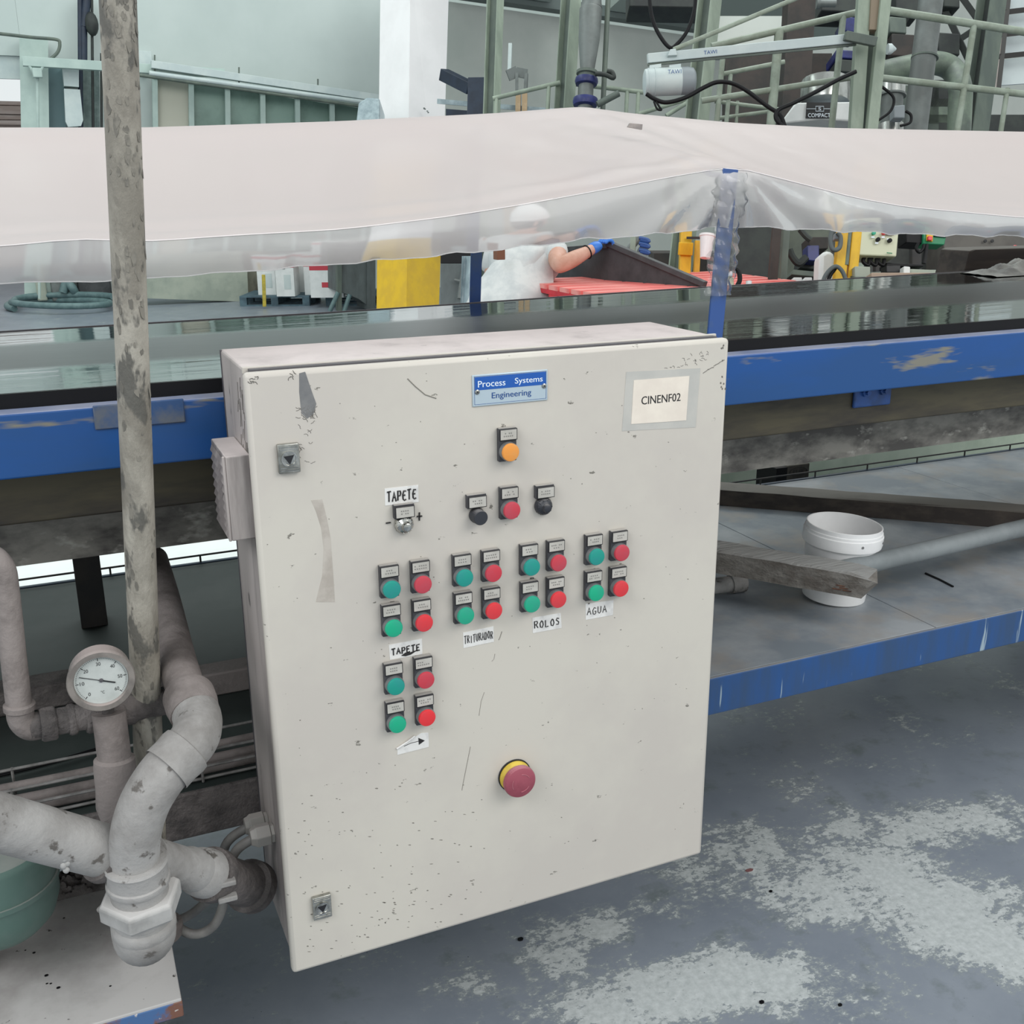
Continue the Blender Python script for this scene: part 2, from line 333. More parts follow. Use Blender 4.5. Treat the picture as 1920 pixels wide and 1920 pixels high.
def film(name, col, opac, rough, trans_rough, gloss=0.12):
    """thin polythene: part milky scatter, part rough see-through, a little gloss"""
    m = bpy.data.materials.new(name); m.use_nodes = True; N = m.node_tree.nodes; L = m.node_tree.links
    for n in list(N):
        if n.type != 'OUTPUT_MATERIAL': N.remove(n)
    out = [n for n in N if n.type == 'OUTPUT_MATERIAL'][0]
    df = N.new('ShaderNodeBsdfDiffuse'); df.inputs[0].default_value = col
    tl = N.new('ShaderNodeBsdfTranslucent'); tl.inputs[0].default_value = col
    a = N.new('ShaderNodeMixShader'); a.inputs[0].default_value = 0.35; L.new(df.outputs[0], a.inputs[1]); L.new(tl.outputs[0], a.inputs[2])
    rf = N.new('ShaderNodeBsdfRefraction'); rf.inputs['Roughness'].default_value = trans_rough; rf.inputs['IOR'].default_value = 1.03; rf.inputs[0].default_value = (0.97, 0.97, 0.97, 1)
    tr = N.new('ShaderNodeBsdfTransparent')
    t2 = N.new('ShaderNodeMixShader'); t2.inputs[0].default_value = 0.12 if trans_rough > 0.05 else 0.8; L.new(rf.outputs[0], t2.inputs[1]); L.new(tr.outputs[0], t2.inputs[2])
    b = N.new('ShaderNodeMixShader'); b.inputs[0].default_value = opac; L.new(t2.outputs[0], b.inputs[1]); L.new(a.outputs[0], b.inputs[2])
    g = N.new('ShaderNodeBsdfGlossy'); g.inputs['Roughness'].default_value = rough
    tc = N.new('ShaderNodeTexCoord'); no = N.new('ShaderNodeTexNoise'); no.inputs['Scale'].default_value = 7; no.inputs['Detail'].default_value = 3; L.new(tc.outputs['Object'], no.inputs[0])
    bp = N.new('ShaderNodeBump'); bp.inputs['Strength'].default_value = 0.25; bp.inputs['Distance'].default_value = 0.02; L.new(no.outputs[0], bp.inputs['Height']); L.new(bp.outputs[0], g.inputs['Normal'])
    fr = N.new('ShaderNodeFresnel'); fr.inputs[0].default_value = 1.4; mu = N.new('ShaderNodeMath'); mu.operation = 'MULTIPLY'; L.new(fr.outputs[0], mu.inputs[0]); mu.inputs[1].default_value = gloss * 4
    c = N.new('ShaderNodeMixShader'); L.new(mu.outputs[0], c.inputs[0]); L.new(b.outputs[0], c.inputs[1]); L.new(g.outputs[0], c.inputs[2])
    L.new(c.outputs[0], out.inputs['Surface']); return m
m_sheet = film('milky_dusty_sheen_polythene', C(227, 216, 213), 0.94, 0.32, 0.3, 0.06)  # top film made whiter and denser to stand in for grazing sheen
m_skirt = film('hazy_polythene_skirt', C(222, 219, 219), 0.66, 0.18, 0.22, 0.12)
m_wrap = film('clear_cling_film', C(226, 226, 228), 0.12, 0.08, 0.01, 0.25)

# ------------------------------------------------------------------ floor
def floor_material():
    m = bpy.data.materials.new('worn_painted_concrete'); m.use_nodes = True; N = m.node_tree.nodes; L = m.node_tree.links; b = N['Principled BSDF']
    tc = N.new('ShaderNodeTexCoord')
    def noise(sc, det=6, rg=0.65, st=(1, 1, 1)):
        mp = N.new('ShaderNodeMapping'); mp.inputs['Scale'].default_value = st; L.new(tc.outputs['Object'], mp.inputs[0])
        n = N.new('ShaderNodeTexNoise'); n.inputs['Scale'].default_value = sc; n.inputs['Detail'].default_value = det; n.inputs['Roughness'].default_value = rg; L.new(mp.outputs[0], n.inputs[0]); return n.outputs[0]
    def math_(op, a, c):
        x = N.new('ShaderNodeMath'); x.operation = op
        for i, s in enumerate((a, c)):
            if isinstance(s, (int, float)): x.inputs[i].default_value = s
            else: L.new(s, x.inputs[i])
        return x.outputs[0]
    def rng(src, a, c, lo=0, hi=1):
        r = N.new('ShaderNodeMapRange')
        for i, v in enumerate((a, c, lo, hi)): r.inputs[i + 1].default_value = v
        L.new(src, r.inputs[0]); return r.outputs[0]
    def mix(fac, A, B):
        x = N.new('ShaderNodeMix'); x.data_type = 'RGBA'; L.new(fac, x.inputs[0])
        for s, i in ((A, 6), (B, 7)):
            if isinstance(s, tuple): x.inputs[i].default_value = s
            else: L.new(s, x.inputs[i])
        return x.outputs[2]
    patch = None
    for (p, q, wd, k) in (((1270, 1620), (2000, 1700), 0.17, .95), ((1640, 1720), (2020, 1800), 0.13, 1.2), ((1000, 1910), (1600, 1810), 0.11, 1.05), ((880, 1850), (1250, 1690), 0.10, .66), ((1300, 1570), (2000, 1520), .12, .60), ((1900,1830),(2050,1800),.06,.9), ((1500, 1640), (1800, 1620), .07, .9)):
        A = at(*p, Z=0); B = at(*q, Z=0); c = (A + B) / 2; ang = math.atan2(B.y - A.y, B.x - A.x); ln = (B - A).length / 2
        mp = N.new('ShaderNodeMapping'); mp.vector_type = 'TEXTURE'; mp.inputs['Location'].default_value = (c.x, c.y, 0); mp.inputs['Rotation'].default_value = (0, 0, ang); mp.inputs['Scale'].default_value = (ln, wd, 1)
        L.new(tc.outputs['Object'], mp.inputs[0]); le = N.new('ShaderNodeVectorMath'); le.operation = 'LENGTH'; L.new(mp.outputs[0], le.inputs[0])
        f = rng(le.outputs['Value'], 1.35, 0.25, 0, k)
        patch = f if patch is None else math_('MAXIMUM', patch, f)
    big = noise(5.5, 7); fine = noise(38, 6, 0.78, (1, 1.5, 1))
    s = math_('ADD', patch, rng(big, 0.36, 0.64, -0.42, 0.42)); s = math_('ADD', s, rng(fine, 0.3, 0.7, -0.52, 0.52))
    mask = rng(s, 0.50, 0.60)
    base = mix(rng(noise(2.2), .3, .7), C(118, 126, 137), C(140, 147, 156)); base = mix(rng(noise(9), .55, .75), base, C(108, 117, 117)); base = mix(rng(s, 0.22, 0.50), base, C(142, 149, 151))
    worn = mix(rng(noise(60), .3, .7), C(166, 172, 172), C(196, 201, 201))
    col = mix(mask, base, worn)
    dots = noise(85, 2); col = mix(rng(dots, .745, .76), col, C(52, 56, 62))
    L.new(col, b.inputs['Base Color']); L.new(rng(mask, 0, 1, 0.34, 0.62), b.inputs['Roughness'])
    bp = N.new('ShaderNodeBump'); bp.inputs['Strength'].default_value = 0.25; bp.inputs['Distance'].default_value = 0.004; L.new(mask, bp.inputs['Height']); L.new(bp.outputs[0], b.inputs['Normal'])
    return m
m_floor = floor_material()
me = bpy.data.meshes.new('floor'); me.from_pydata([(-14, -7, 0), (22, -7, 0), (22, 24, 0), (-14, 24, 0)], [], [(0, 1, 2, 3)]); me.materials.append(m_floor)
fl = bpy.data.objects.new('floor', me); COL.objects.link(fl); tag(fl, kind='structure', label='worn blue grey painted concrete factory floor', cat='floor')

# ------------------------------------------------------------------ conveyor : frame, belt, side panels
X0, X1 = -1.7, 3.6
conv = thing('cooling_conveyor', (1.0, 0.75, 0.0), 'long blue steel cooling belt conveyor running behind the control cabinet', 'conveyor')
bm_ = MB(); bm_.prism([(X0, .255, 1.203), (X0, .255, 1.303), (X0, .300, 1.303), (X0, .300, 1.297), (X0, .263, 1.297), (X0, .263, 1.211), (X0, .315, 1.211), (X0, .315, 1.203)], (X1 - X0, 0, 0))
beam = bm_.build('side_beam', m_blue, conv, smooth=0, bevel=0.003)
MB().box2((-0.19, .2515, 1.268), (-0.055, .255, 1.306)).build('weld_plate', mat('weld_grey', C(92, 98, 108), .6, col2=C(44, 76, 120), scale=14), beam, bevel=.002)
def belt_pt(u, v):
    x = X0 + (X1 - X0) * u; y = .302 + (1.20 - .302) * v; zr = interp([-.4, .5, 1.5, 2.2], [1.315, 1.320, 1.335, 1.340], x)
    return Vector((x, y, 1.326 + (zr - 1.326) * v))
b_ = MB().grid(belt_pt, 40, 8)
belt_o = b_.build('steel_belt', m_belt, conv, smooth=60)
# the material's band is laid out in the belt's own middle coordinates
belt_o.data.transform(Matrix.Translation((0, -(0.76 - 0.75), 0))); belt_o.location = (0, 0.01, 0)
MB().prism([(X0, .299, 1.297), (X0, .299, 1.3255), (X0, .306, 1.3262), (X0, .306, 1.297)], (X1 - X0, 0, 0)).build('rubber_edge', m_rubber, conv, smooth=0)
MB().tube([belt_pt(u / 30, 1.0) + Vector((0, .004, .0)) for u in range(31)], .0022, 8).build('far_edge_seal', m_gutter, conv)
MB().prism([(X0, 1.212, 1.20), (X0, 1.212, 1.300), (X0, 1.262, 1.300), (X0, 1.262, 1.20)], (X1 - X0, 0, 0)).build('side_beam', m_blue, conv, smooth=0, bevel=.003)
MB().box2((X0, .335, 1.108), (X1, .405, 1.202)).build('olive_channel', m_olive, conv, bevel=.004)
pb = MB()
for i in range(5):
    a = X0 + (X1 - X0) * i / 5; c2 = X0 + (X1 - X0) * (i + 1) / 5
    MB().box2((a, .448 + .004 * (i % 2), 1.000), (c2 + .02, .452 + .004 * (i % 2), 1.20)).build('side_panel', m_galv, conv, smooth=0)
MB().box2((X0, .46, 1.16), (X1, 1.20, 1.19)).build('under_tray', m_darksteel, conv, smooth=0)
MB().box2((X0, 1.15, .98), (X1, 1.20, 1.19)).build('rear_channel', m_darksteel, conv, smooth=0)
for x in (-1.2, -.22, 3.1):
    MB().box2((x - .03, 1.10, .61), (x + .03, 1.17, 1.0)).build('upright', m_darksteel, conv, bevel=.002)
    MB().box2((x - .03, .36, .61), (x + .03, .42, 1.11)).build('upright', m_darksteel, conv, bevel=.002) if x != -.22 else None
# bracket with two bolts under the blue beam (right)
A = at(1603, 735, Y=.327); B = at(1682, 768, Y=.327)
br = MB(); br.box2((A.x, .326, 1.150), (A.x + .105, .335, 1.203)); bo = br.build('bracket', m_bluebolt, conv, bevel=.004)
for k in (.028, .078): MB().lathe((A.x + k, .326, 1.185), (0, -1, 0), [(0, .011), (.006, .011), (.0075, .009), (.0075, .006), (.014, .006)], 6).build('bolt', m_bluebolt, bo)
# front and rear posts carrying the film roof
def post(label, P, Q, w, d):
    mb = MB(); P = Vector(P); Q = Vector(Q); up = (0, 1, 0)
    mb.bar(P, Q, w, .005, up); t = (Q - P).normalized()
    sx = Vector((0, 1, 0)).cross(t).normalized()
    mb.bar(P + sx * (w / 2 - .0025) + Vector((0, d / 2, 0)), Q + sx * (w / 2 - .0025) + Vector((0, d / 2, 0)), .005, d, up)
    o = mb.build('angle_post', m_bluepost, None, bevel=.0012); return tag(o, label, 'post')
PT = at(1369, 317, Y=.33); PB = at(1328, 655, Y=.33); PB = PB + (PB - PT).normalized() * ((PB.z - 1.302) / abs((PB - PT).normalized().z))
post('blue steel angle post on the conveyor edge behind the cabinet, wrapped in film', (PB.x, .312, 1.303), (PT.x, .33, PT.z), .036, .034)
RB = at(890, 575, Y=1.235); RT = at(893, 475, Y=1.235); dr = (RT - RB).normalized()
post('thin blue angle post on the far edge of the belt beside the worker', (RB.x, 1.235, 1.300), RB + dr * ((1.772 - RB.z) / dr.z), .032, .03)

# ------------------------------------------------------------------ lower deck
deck = thing('lower_deck', (1.0, 0.8, 0.0), 'dusty low steel deck with blue front edge under the conveyor', 'deck')
nd = 5; DX = [X0, -.75, .45, 1.62, 2.62, X1]
for i in range(nd):
    a = DX[i]; c2 = DX[i + 1]
    MB().box2((a, .256, .600), (c2 - .003, 1.455, .610)).build('deck_plate', m_deck if i > 1 else m_deckshade, deck, smooth=0, bevel=.0015)
MB().box2((.66, .246, .522), (X1, .256, .6105)).build('front_fascia', m_bluedark, deck, smooth=0, bevel=.003)
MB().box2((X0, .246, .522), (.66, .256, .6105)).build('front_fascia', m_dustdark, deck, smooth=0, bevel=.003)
MB().box2((X0, 1.455, .55), (X1, 1.470, .6135)).build('rear_kerb', mat('rear_kerb_paint', C(48, 66, 84), .5, col2=C(38, 48, 60), scale=5, stretch=(.3, 1, 1)), deck, smooth=0, bevel=.003)
rail = MB().tube([(X0, 1.46, .634), (X1, 1.46, .634)], .003, 8).build('rear_rail', m_darksteel, deck)
for k in range(22):
    x = X0 + .1 + k * .24; MB().cyl((x, 1.46, .6135), (x, 1.46, .634), .003, n=6).build('rail_pin', m_darksteel, rail)
for x in (-1.3, 2.60, 3.4):
    mb = MB(); mb.box2((x - .05, .30, .012), (x + .05, .38, .60)); l = mb.build('leg', m_darksteel, deck, bevel=.003)
    MB().box2((x - .09, .27, 0), (x + .09, .41, .012)).build('foot_plate', m_darksteel, l)
    MB().box2((x - .05, 1.34, .0), (x + .05, 1.42, .60)).build('leg', m_darksteel, deck, bevel=.003)
MB().box2((.80, .262, .505), (.985, .33, .523)).build('end_packing', mat('dirty_packing', C(112, 110, 104), .7, col2=C(90, 90, 86), scale=20), deck, bevel=.002)

# things lying on the deck ------------------------------------------------------
def timber(name, A, B, w, h, m, label, cat, jag=0.0):
    A = Vector(A); B = Vector(B); n = 14; mb = MB(); t = (B - A); ln = t.length; t.normalize(); sx = Vector((0, 0, 1)).cross(t).normalized(); up = t.cross(sx)
    if up.z < 0: up = -up
    rg = random.Random(len(label))
    ring = [(-.5, 0), (-.5, .95), (-.42, 1), (.42, 1), (.5, .95), (.5, .05), (.44, 0)]
    k = len(ring); vs = []
    for i in range(n + 1):
        u = i / n
        for j, (a, c) in enumerate(ring):
            e = jag * rg.uniform(-1, .4) if i == n else 0
            shr = 1 - (0.10 * jag / .02 if (i == n and jag) else 0)
            vs.append(A + t * (ln * u + e) + sx * (a * w * shr + rg.uniform(-.002, .002)) + up * (c * h * (1 if i < n or not jag else rg.uniform(.82, .95)) + rg.uniform(-.0015, .0015)))
    fs = [(i * k + j, i * k + (j + 1) % k, (i + 1) * k + (j + 1) % k, (i + 1) * k + j) for i in range(n) for j in range(k)]
    c0 = len(vs); vs.append(B + up * h * .5 + t * (.014 if jag else 0))
    fs += [(n * k + j, n * k + (j + 1) % k, c0) for j in range(k)] + [tuple(reversed(range(k)))]
    mb.add(vs, fs); o = mb.build(name, m, None, smooth=25); return tag(o, label, cat)
tb1 = timber('timber_plank', at(1230, 930, Z=.611), at(2120, 1000, Z=.611), .10, .055, m_wooddark, 'long dark timber plank lying across the deck behind the white bucket', 'plank')
E1 = at(1632, 1114, Z=.700); E0 = at(1200, 1037, Z=.700)
tb2 = timber('timber_offcut', E0, E1, .085, .058, m_wood, 'weathered grey timber with split broken end in front of the bucket', 'timber', jag=.022)
mbk = MB(); mbk.box2(Vector((E0.x + .12, E0.y - .06, .6105)), Vector((E0.x + .19, E0.y + .05, .6995))); tag(mbk.build('timber_block', m_wooddark, None, bevel=.003), 'small dark wood block propping the split timber, beside the cabinet', 'block')
t_ = (E1 - E0).normalized(); sN = Vector((t_.y, -t_.x, 0)).normalized()
kb = MB()
for k in range(4):
    q = E1 - t_ * (.045 + .008 * k) + sN * .0430 + Vector((0, 0, .014 + .005 * (k % 3))); kb.bar(q - t_ * .010, q + t_ * .010, .002, .002)
kb.build('split_heart', m_woodbare, tb2)
G0 = at(1556, 1074, Z=.728); G1 = at(2060, 957, Z=.70)
gp = MB(); gp.tube([G0, G1], .024, 24, caps=False); gp.tube([G1, G0], .020, 24, caps=False); gp.lathe(G0, (G1 - G0), [(0, .020), (0, .024)], 24)
tag(gp.build('plastic_tube', m_tubegrey), 'grey plastic tube lying across the deck against the white bucket', 'pipe')
tag(MB().box2(G1 + Vector((-.12, -.05, .6105 - G1.z)), G1 + Vector((-.05, .06, -.0245))).build('wood_packer', m_wooddark, None, bevel=.003), 'dark wood packer under the far end of the grey tube', 'block')
q0 = at(1330, 1100, Z=.635); q1 = at(1392, 1092, Z=.635)
cp = MB(); cp.lathe(q0, q1 - q0, [(0, .021), (.06, .021), (.06, .025), (.10, .025), (.10, .02)], 24); tag(cp.build('pipe_stub', m_dustpipe), 'short pale pipe stub with socket on the deck beside the cabinet', 'pipe')
# bucket
def bucket():
    c = at(1562, 1118, Z=.6105); ax = Vector((.05, -.035, 1)).normalized(); r = thing('bucket', c, 'open white plastic bucket standing on the deck', 'bucket')
    prof = [(.0, .072), (.004, .078), (.150, .089), (.150, .097), (.158, .0985), (.178, .0985), (.180, .096), (.186, .096), (.188, .0935), (.198, .0935), (.199, .092), (.198, .0895), (.10, .082), (.010, .074), (.008, .07)]
    mb = MB(); n = 48; x = Vector((1, 0, 0)); x = (x - ax * ax.x).normalized(); y = ax.cross(x); vs = []
    for t, q in prof:
        for j in range(n): a = 2 * PI * j / n; vs.append(c + ax * t + (x * math.cos(a) + y * math.sin(a)) * q)
    m = len(prof); fs = [(i * n + j, i * n + (j + 1) % n, (i + 1) * n + (j + 1) % n, (i + 1) * n + j) for i in range(m - 1) for j in range(n)]
    fs += [tuple(reversed(range(n))), tuple((m - 1) * n + j for j in range(n))]
    mb.add(vs, fs); bo = mb.build('body', m_bucket, r, smooth=35)
    bo.location = -ax * 0.0; 
    gm = mat('grey_mark', C(120, 120, 120), .6)
    for a in (-1.78, -.95): MB().lathe(c + ax * .168 + (x * math.cos(a) + y * math.sin(a)) * .098, x * math.cos(a) + y * math.sin(a), [(0, .0035), (.002, .003)], 10).build('handle_hole', gm, bo)
    return r
bucket()
# dark pallet foot seen behind the deck
pf = thing('pallet_block', at(1487, 893, Y=1.62), 'dark stamped pallet foot block standing behind the deck', 'block')
pa = at(1448, 905, Y=1.62); pbk = at(1512, 868, Y=1.62)
MB().box2((pa.x, 1.60, pa.z - .62), (pa.x + .05, 1.72, pbk.z)).build('dark_side', m_rubber, pf, bevel=.002)
MB().box2((pa.x + .05, 1.60, pa.z - .62), (pbk.x, 1.72, pbk.z + .004)).build('block_face', mat('stained_wood_block', C(88, 84, 76), .8, col2=C(70, 66, 60), scale=14), pf, bevel=.003)
text('stamp', 'EUR', ((pa.x + .05 + pbk.x) / 2, 1.599, pbk.z - .022), (1, 0, 0), (0, 0, 1), .05, .014, m_ink, pf, .0005)
cxx = (pa.x + .05 + pbk.x) / 2
MB().tube([(cxx + .04 * math.cos(2 * PI * k / 24), 1.5985, pbk.z - .022 + .016 * math.sin(2 * PI * k / 24)) for k in range(24)], .0012, 5, closed=True).build('stamp_ring', m_ink, pf)
# small debris on deck and floor
db = MB(); A = at(1735, 1075, Z=.612); B = at(1787, 1100, Z=.612); db.tube([A, A.lerp(B, .5) + Vector((.003, .004, 0)), B], .003, 6); tag(db.build('rubber_strip', m_rubber), 'thin black rubber strip lying on the bare deck right of the bucket', 'strip')
for i, (x, y, s, lb) in enumerate(((976, 1762, .007, 'dark paint chip on the floor below the cabinet door'), (1445, 1672, .005, 'small dark crumb on the floor right of the cabinet corner'), (1575, 1885, .005, 'lone dark crumb on the grey floor near the lower right'), (1428, 1880, .006, 'dark crumb on the pale worn floor band'))):
    c = at(x, y, Z=0); mb = MB(); mb.prism([c + Vector((s * math.cos(a), s * .8 * math.sin(a), .0005)) for a in (0, 1, 2.2, 3.3, 4.1, 5.2)], (0, 0, s * .4)); tag(mb.build('debris_chip', m_rubber, None, smooth=0), lb, 'debris')
c = at(1405, 1632, Z=0); tag(MB().prism([c + Vector((.012 * math.cos(a), .006 * math.sin(a), .0003)) for a in (0, 1, 2, 3, 4, 5.2)], (0, 0, .001)).build('debris_chip', mat('red_flake', C(124, 84, 84), .6), None, smooth=0), 'flat reddish flake on the floor beside the cabinet corner', 'debris')

# ------------------------------------------------------------------ control cabinet
ZB = 0.38
cab = thing('control_cabinet', (0.4, 0.123, ZB), 'cream steel control cabinet with coloured push buttons hung on the conveyor', 'cabinet')
mb = MB()
bx0, bx1, by0, by1, bz0, bz1 = .006, .794, .034, .246, .392, 1.381
body = MB().box2((bx0, by0, bz0), (bx1, by1, bz1)).build('body', m_side, cab, smooth=30, bevel=.004)
MB().box2((.012, .0203, .402), (.788, .0345, 1.3812)).build('gasket_channel', m_gutter, body, smooth=0)
MB().box2((bx0 + .002, by1 - .014, bz0), (bx0 - .001, by1 - .008, bz1)).build('seam', m_gutter, body, smooth=0)
MB().box2((.004, .034, 1.374), (.796, .040, 1.3835)).build('drip_lip', m_door, body, smooth=0, bevel=.001)
door = MB().box2((0, 0, ZB), (.8, .020, ZB + 1.0)).build('door', m_door, cab, smooth=30, bevel=.007, seg=3)
# fan vent housing on the left side
vent = MB().box2((-.030, .036, 1.130), (bx0, .165, 1.257)).build('vent_housing', m_side, cab, bevel=.002)
for k in range(9):
    z = 1.250 - k * .0138
    MB().prism([(-.0305, .042, z), (-.0335, .042, z - .009), (-.0305, .042, z - .009)], (0, .117, 0)).build('louvre', m_side, vent, smooth=0)
MB().box2((-.034, .036, 1.130), (-.030, .042, 1.257)).build('vent_frame', m_side, vent, bevel=.001)
# hinge on the right side
hp = at(1331, 1345, Y=.05).z; hq = at(1327, 1462, Y=.05).z
MB().prism([(.794, .05, hp - .004), (.806, .05, hp - .008), (.804, .05, hp - .018), (.814, .05, hp - .026), (.814, .05, hq + .025), (.806, .05, hq + .016), (.800, .05, hq), (.794, .05, hq)], (0, .03, 0)).build('hinge', m_side, cab, smooth=0, bevel=.001)
# locks
for (qx, qz) in ((.0525, 1.256), (.055, .4995)):
    l = MB().box2((qx - .0155, -.008, qz - .0215), (qx + .0155, 0.0, qz + .0215)).build('lock_plate', m_lockzinc, cab, bevel=.0015)
    for k in (-.017, -.0135, .0135, .017): MB().box2((qx - .013, -.0088, qz + k - .0009), (qx + .013, -.008, qz + k + .0009)).build('ridge', m_chrome, l, smooth=0)
    MB().lathe((qx, -.008, qz), (0, -1, 0), [(0, .0115), (.0025, .0115), (.0025, .0095), (.0004, .009), (.0004, .001)], 24).build('lock_ring', m_chrome, l)
    MB().lathe((qx, -.0082, qz), (0, -1, 0), [(0, .0088), (.0006, .0088)], 3, phase=.6).build('key_insert', m_blackedge, l, smooth=0)
# push buttons
def holder(x, z, two=True):
    h = MB().box2((x - .0150, -.0095, z - .0165), (x + .0150, -.0002, z + .0365)).build('push_button', m_holder, cab, bevel=.0015)
    return h
_cache = {}
def legend(h, x, z, w=.030, hh=.0185, dark=False):
    MB().box2((x - w / 2, -.0125, z - hh / 2), (x + w / 2, -.0095, z + hh / 2)).build('legend_frame', m_blackedge, h, smooth=0, bevel=.0008)
    MB().box2((x - w / 2 + .0016, -.0131, z - hh / 2 + .0016), (x + w / 2 - .0016, -.0125, z + hh / 2 - .0016)).build('legend_card', m_legend, h, smooth=0)
    mb = MB(); rg = random.Random(int(x * 1000 + z * 777))
    for k, dz in enumerate((.0022, -.0022)):
        l = rg.uniform(.35, .72) * w / 2
        n = int(l / .0016)
        for i in range(n):
            xx = x - l + 2 * l * i / n
            if rg.random() < .85: mb.add([(xx, -.01325, z + dz - .0010), (xx + .0020, -.01325, z + dz - .0010), (xx + .0020, -.01325, z + dz + .0010), (xx, -.01325, z + dz + .0010)], [(0, 1, 2, 3)])
    mb.build('legend_text', m_legtext, h, smooth=0, fix=False)
def pushb(x, z, m, flat=False):
    h = holder(x, z); legend(h, x, z + .0265)
    MB().lathe((x, -.0095, z), (0, -1, 0), [(0, .0152), (.006, .0152), (.0085, .0146), (.0085, .0135)], 32).build('bezel_ring', m_ring, h)
    MB().lathe((x, -.0165, z), (0, -1, 0), [(0, .0142), (.004, .0142), (.0056, .0134), (.0062, .011), (.0064, .001)], 32).build('cap', m, h)
GX = (.192, .311, .427, .545)
for i, gx in enumerate(GX):
    dx = (.050, .049, .048, .0475)[i]
    for j, z in enumerate((1.038, .974)):
        pushb(gx + (.0 if j == 0 else .0005), z, m_green if j == 0 else m_green2)
        pushb(gx + dx, z, m_red if j == 0 else m_red2)
for j, z in enumerate((.875, .8085)):
    pushb(.192, z, m_green if j == 0 else m_green2); pushb(.2415, z + .001, m_red if j == 0 else m_red2)
pushb(.391, 1.232, m_orange); pushb(.3925, 1.138, m_red)
# dial knobs with their own legend plates
def knob(px, py, lpx, lpy, m, kind):
    L0 = at(lpx, lpy, Y=-.011); P = at(px, py, Y=-.019)
    h = MB().box2((L0.x - .016, -.0095, L0.z - .0105), (L0.x + .016, -.0002, L0.z + .0115)).build('dial_plate', m_holder, cab, bevel=.0012)
    legend(h, L0.x, L0.z, .031, .019)
    if kind == 'plain': prof = [(0, .0125), (.004, .0128), (.006, .0118), (.019, .0118), (.0205, .0108), (.0207, .001)]
    else: prof = [(0, .0145), (.004, .0150), (.008, .0142), (.012, .0115), (.0135, .0085), (.0155, .0068), (.021, .0062), (.022, .0045), (.0222, .001)]
    MB().lathe((P.x, -.001, P.z), (0, -1, 0), prof, 28).build('knob', m, h)
    if kind != 'plain':
        mb = MB()
        for k in range(10):
            a = 2 * PI * k / 10; mb.bar((P.x + .0148 * math.cos(a), -.004, P.z + .0148 * math.sin(a)), (P.x + .0112 * math.cos(a), -.0135, P.z + .0112 * math.sin(a)), .0016, .0016)
        mb.build('knob_rib', m, h)
knob(901, 971, 895, 941, m_black, 'plain'); knob(1026, 953, 1023, 923, m_black, 'dial'); knob(763, 988, 759, 960, m_chrome, 'dial')
# emergency stop
ex, ez = .402, .655
es = MB().lathe((ex, -.0002, ez), (0, -1, 0), [(0, .0300), (.003, .0300), (.0032, .028)], 40).build('emergency_stop', m_blackedge, cab)
MB().lathe((ex, -.003, ez), (0, -1, 0), [(0, .0282), (.006, .0275), (.010, .024), (.013, .019), (.016, .018)], 40).build('yellow_collar', m_yellow, es)
MB().lathe((ex, -.013, ez), (0, -1, 0), [(0, .019), (.002, .0262), (.006, .0288), (.012, .0288), (.0155, .0272), (.0172, .022), (.0178, .001)], 44).build('mushroom_cap', m_estop, es)
mb = MB()
for a0 in (0.5, 2.6, 4.7):
    pts = [(ex + .0165 * math.cos(a0 + t * .13), -.0307, ez + .0165 * math.sin(a0 + t * .13)) for t in range(9)]; mb.tube(pts, .0006, 5)
mb.build('turn_arrow', m_estopline, es)
# nameplate
npc = Vector((.399, 0, 1.3285)); pl = MB().box2((.3365, -.0022, 1.3045), (.4625, 0, 1.3530)).build('nameplate', m_platesilver, cab, bevel=.001)
MB().box2((.3405, -.0026, 1.3295), (.4590, -.0022, 1.3495)).build('blue_band', m_plateblue, pl, smooth=0)
fr = MB()
for a, c in (((.3395, 1.3075), (.3400, 1.3505)), ((.4593, 1.3075), (.4598, 1.3505)), ((.3395, 1.3075), (.4598, 1.3080)), ((.3395, 1.3500), (.4598, 1.3505))): fr.box2((a[0], -.0025, a[1]), (c[0], -.0022, c[1]))
fr.build('border_line', m_navyprint, pl, smooth=0)
text('lettering', 'Process', (.3680, -.0027, 1.3386), (1, 0, 0), (0, 0, 1), .045, .0098, m_whiteprint, pl, bold=.00012)
text('lettering', 'Systems', (.4300, -.0027, 1.3379), (1, 0, 0), (0, 0, 1), .047, .0116, m_whiteprint, pl, bold=.00012)
text('lettering', 'Engineering', (.4010, -.0027, 1.3182), (1, 0, 0), (0, 0, 1), .066, .0118, m_navyprint, pl, bold=.00010)
for x, z in ((.3440, 1.3270), (.4560, 1.3275)):
    MB().lathe((x, -.0022, z), (0, -1, 0), [(0, .0042), (.0012, .0038), (.0020, .0024), (.0021, .0005)], 18).build('rivet', m_chrome, pl)
    MB().lathe((x, -.0043, z), (0, -1, 0), [(0, .0013), (.0003, .0012)], 10).build('rivet_hole', m_blackedge, pl)
# CINENF02 card under clear tape
Q = lambda px, py, y=0.0: at(px, py, Y=y)
MB().prism([Q(1174, 697), Q(1313, 690), Q(1304, 801), Q(1166, 808)], (0, -.0005, 0)).build('clear_tape', m_tape, cab, smooth=0)
card = MB().prism([Q(1188, 713), Q(1292, 705), Q(1286, 788), Q(1183, 795)], (0, -.0011, 0)).build('paper_tag', m_cream, cab, smooth=0)
cA = Q(1239, 747.5); text('lettering', 'CINENF02', (cA.x, -.0013, cA.z), (1, 0, 0), (0, 0, 1), .0745, .0135, m_print, card, bold=.0002)
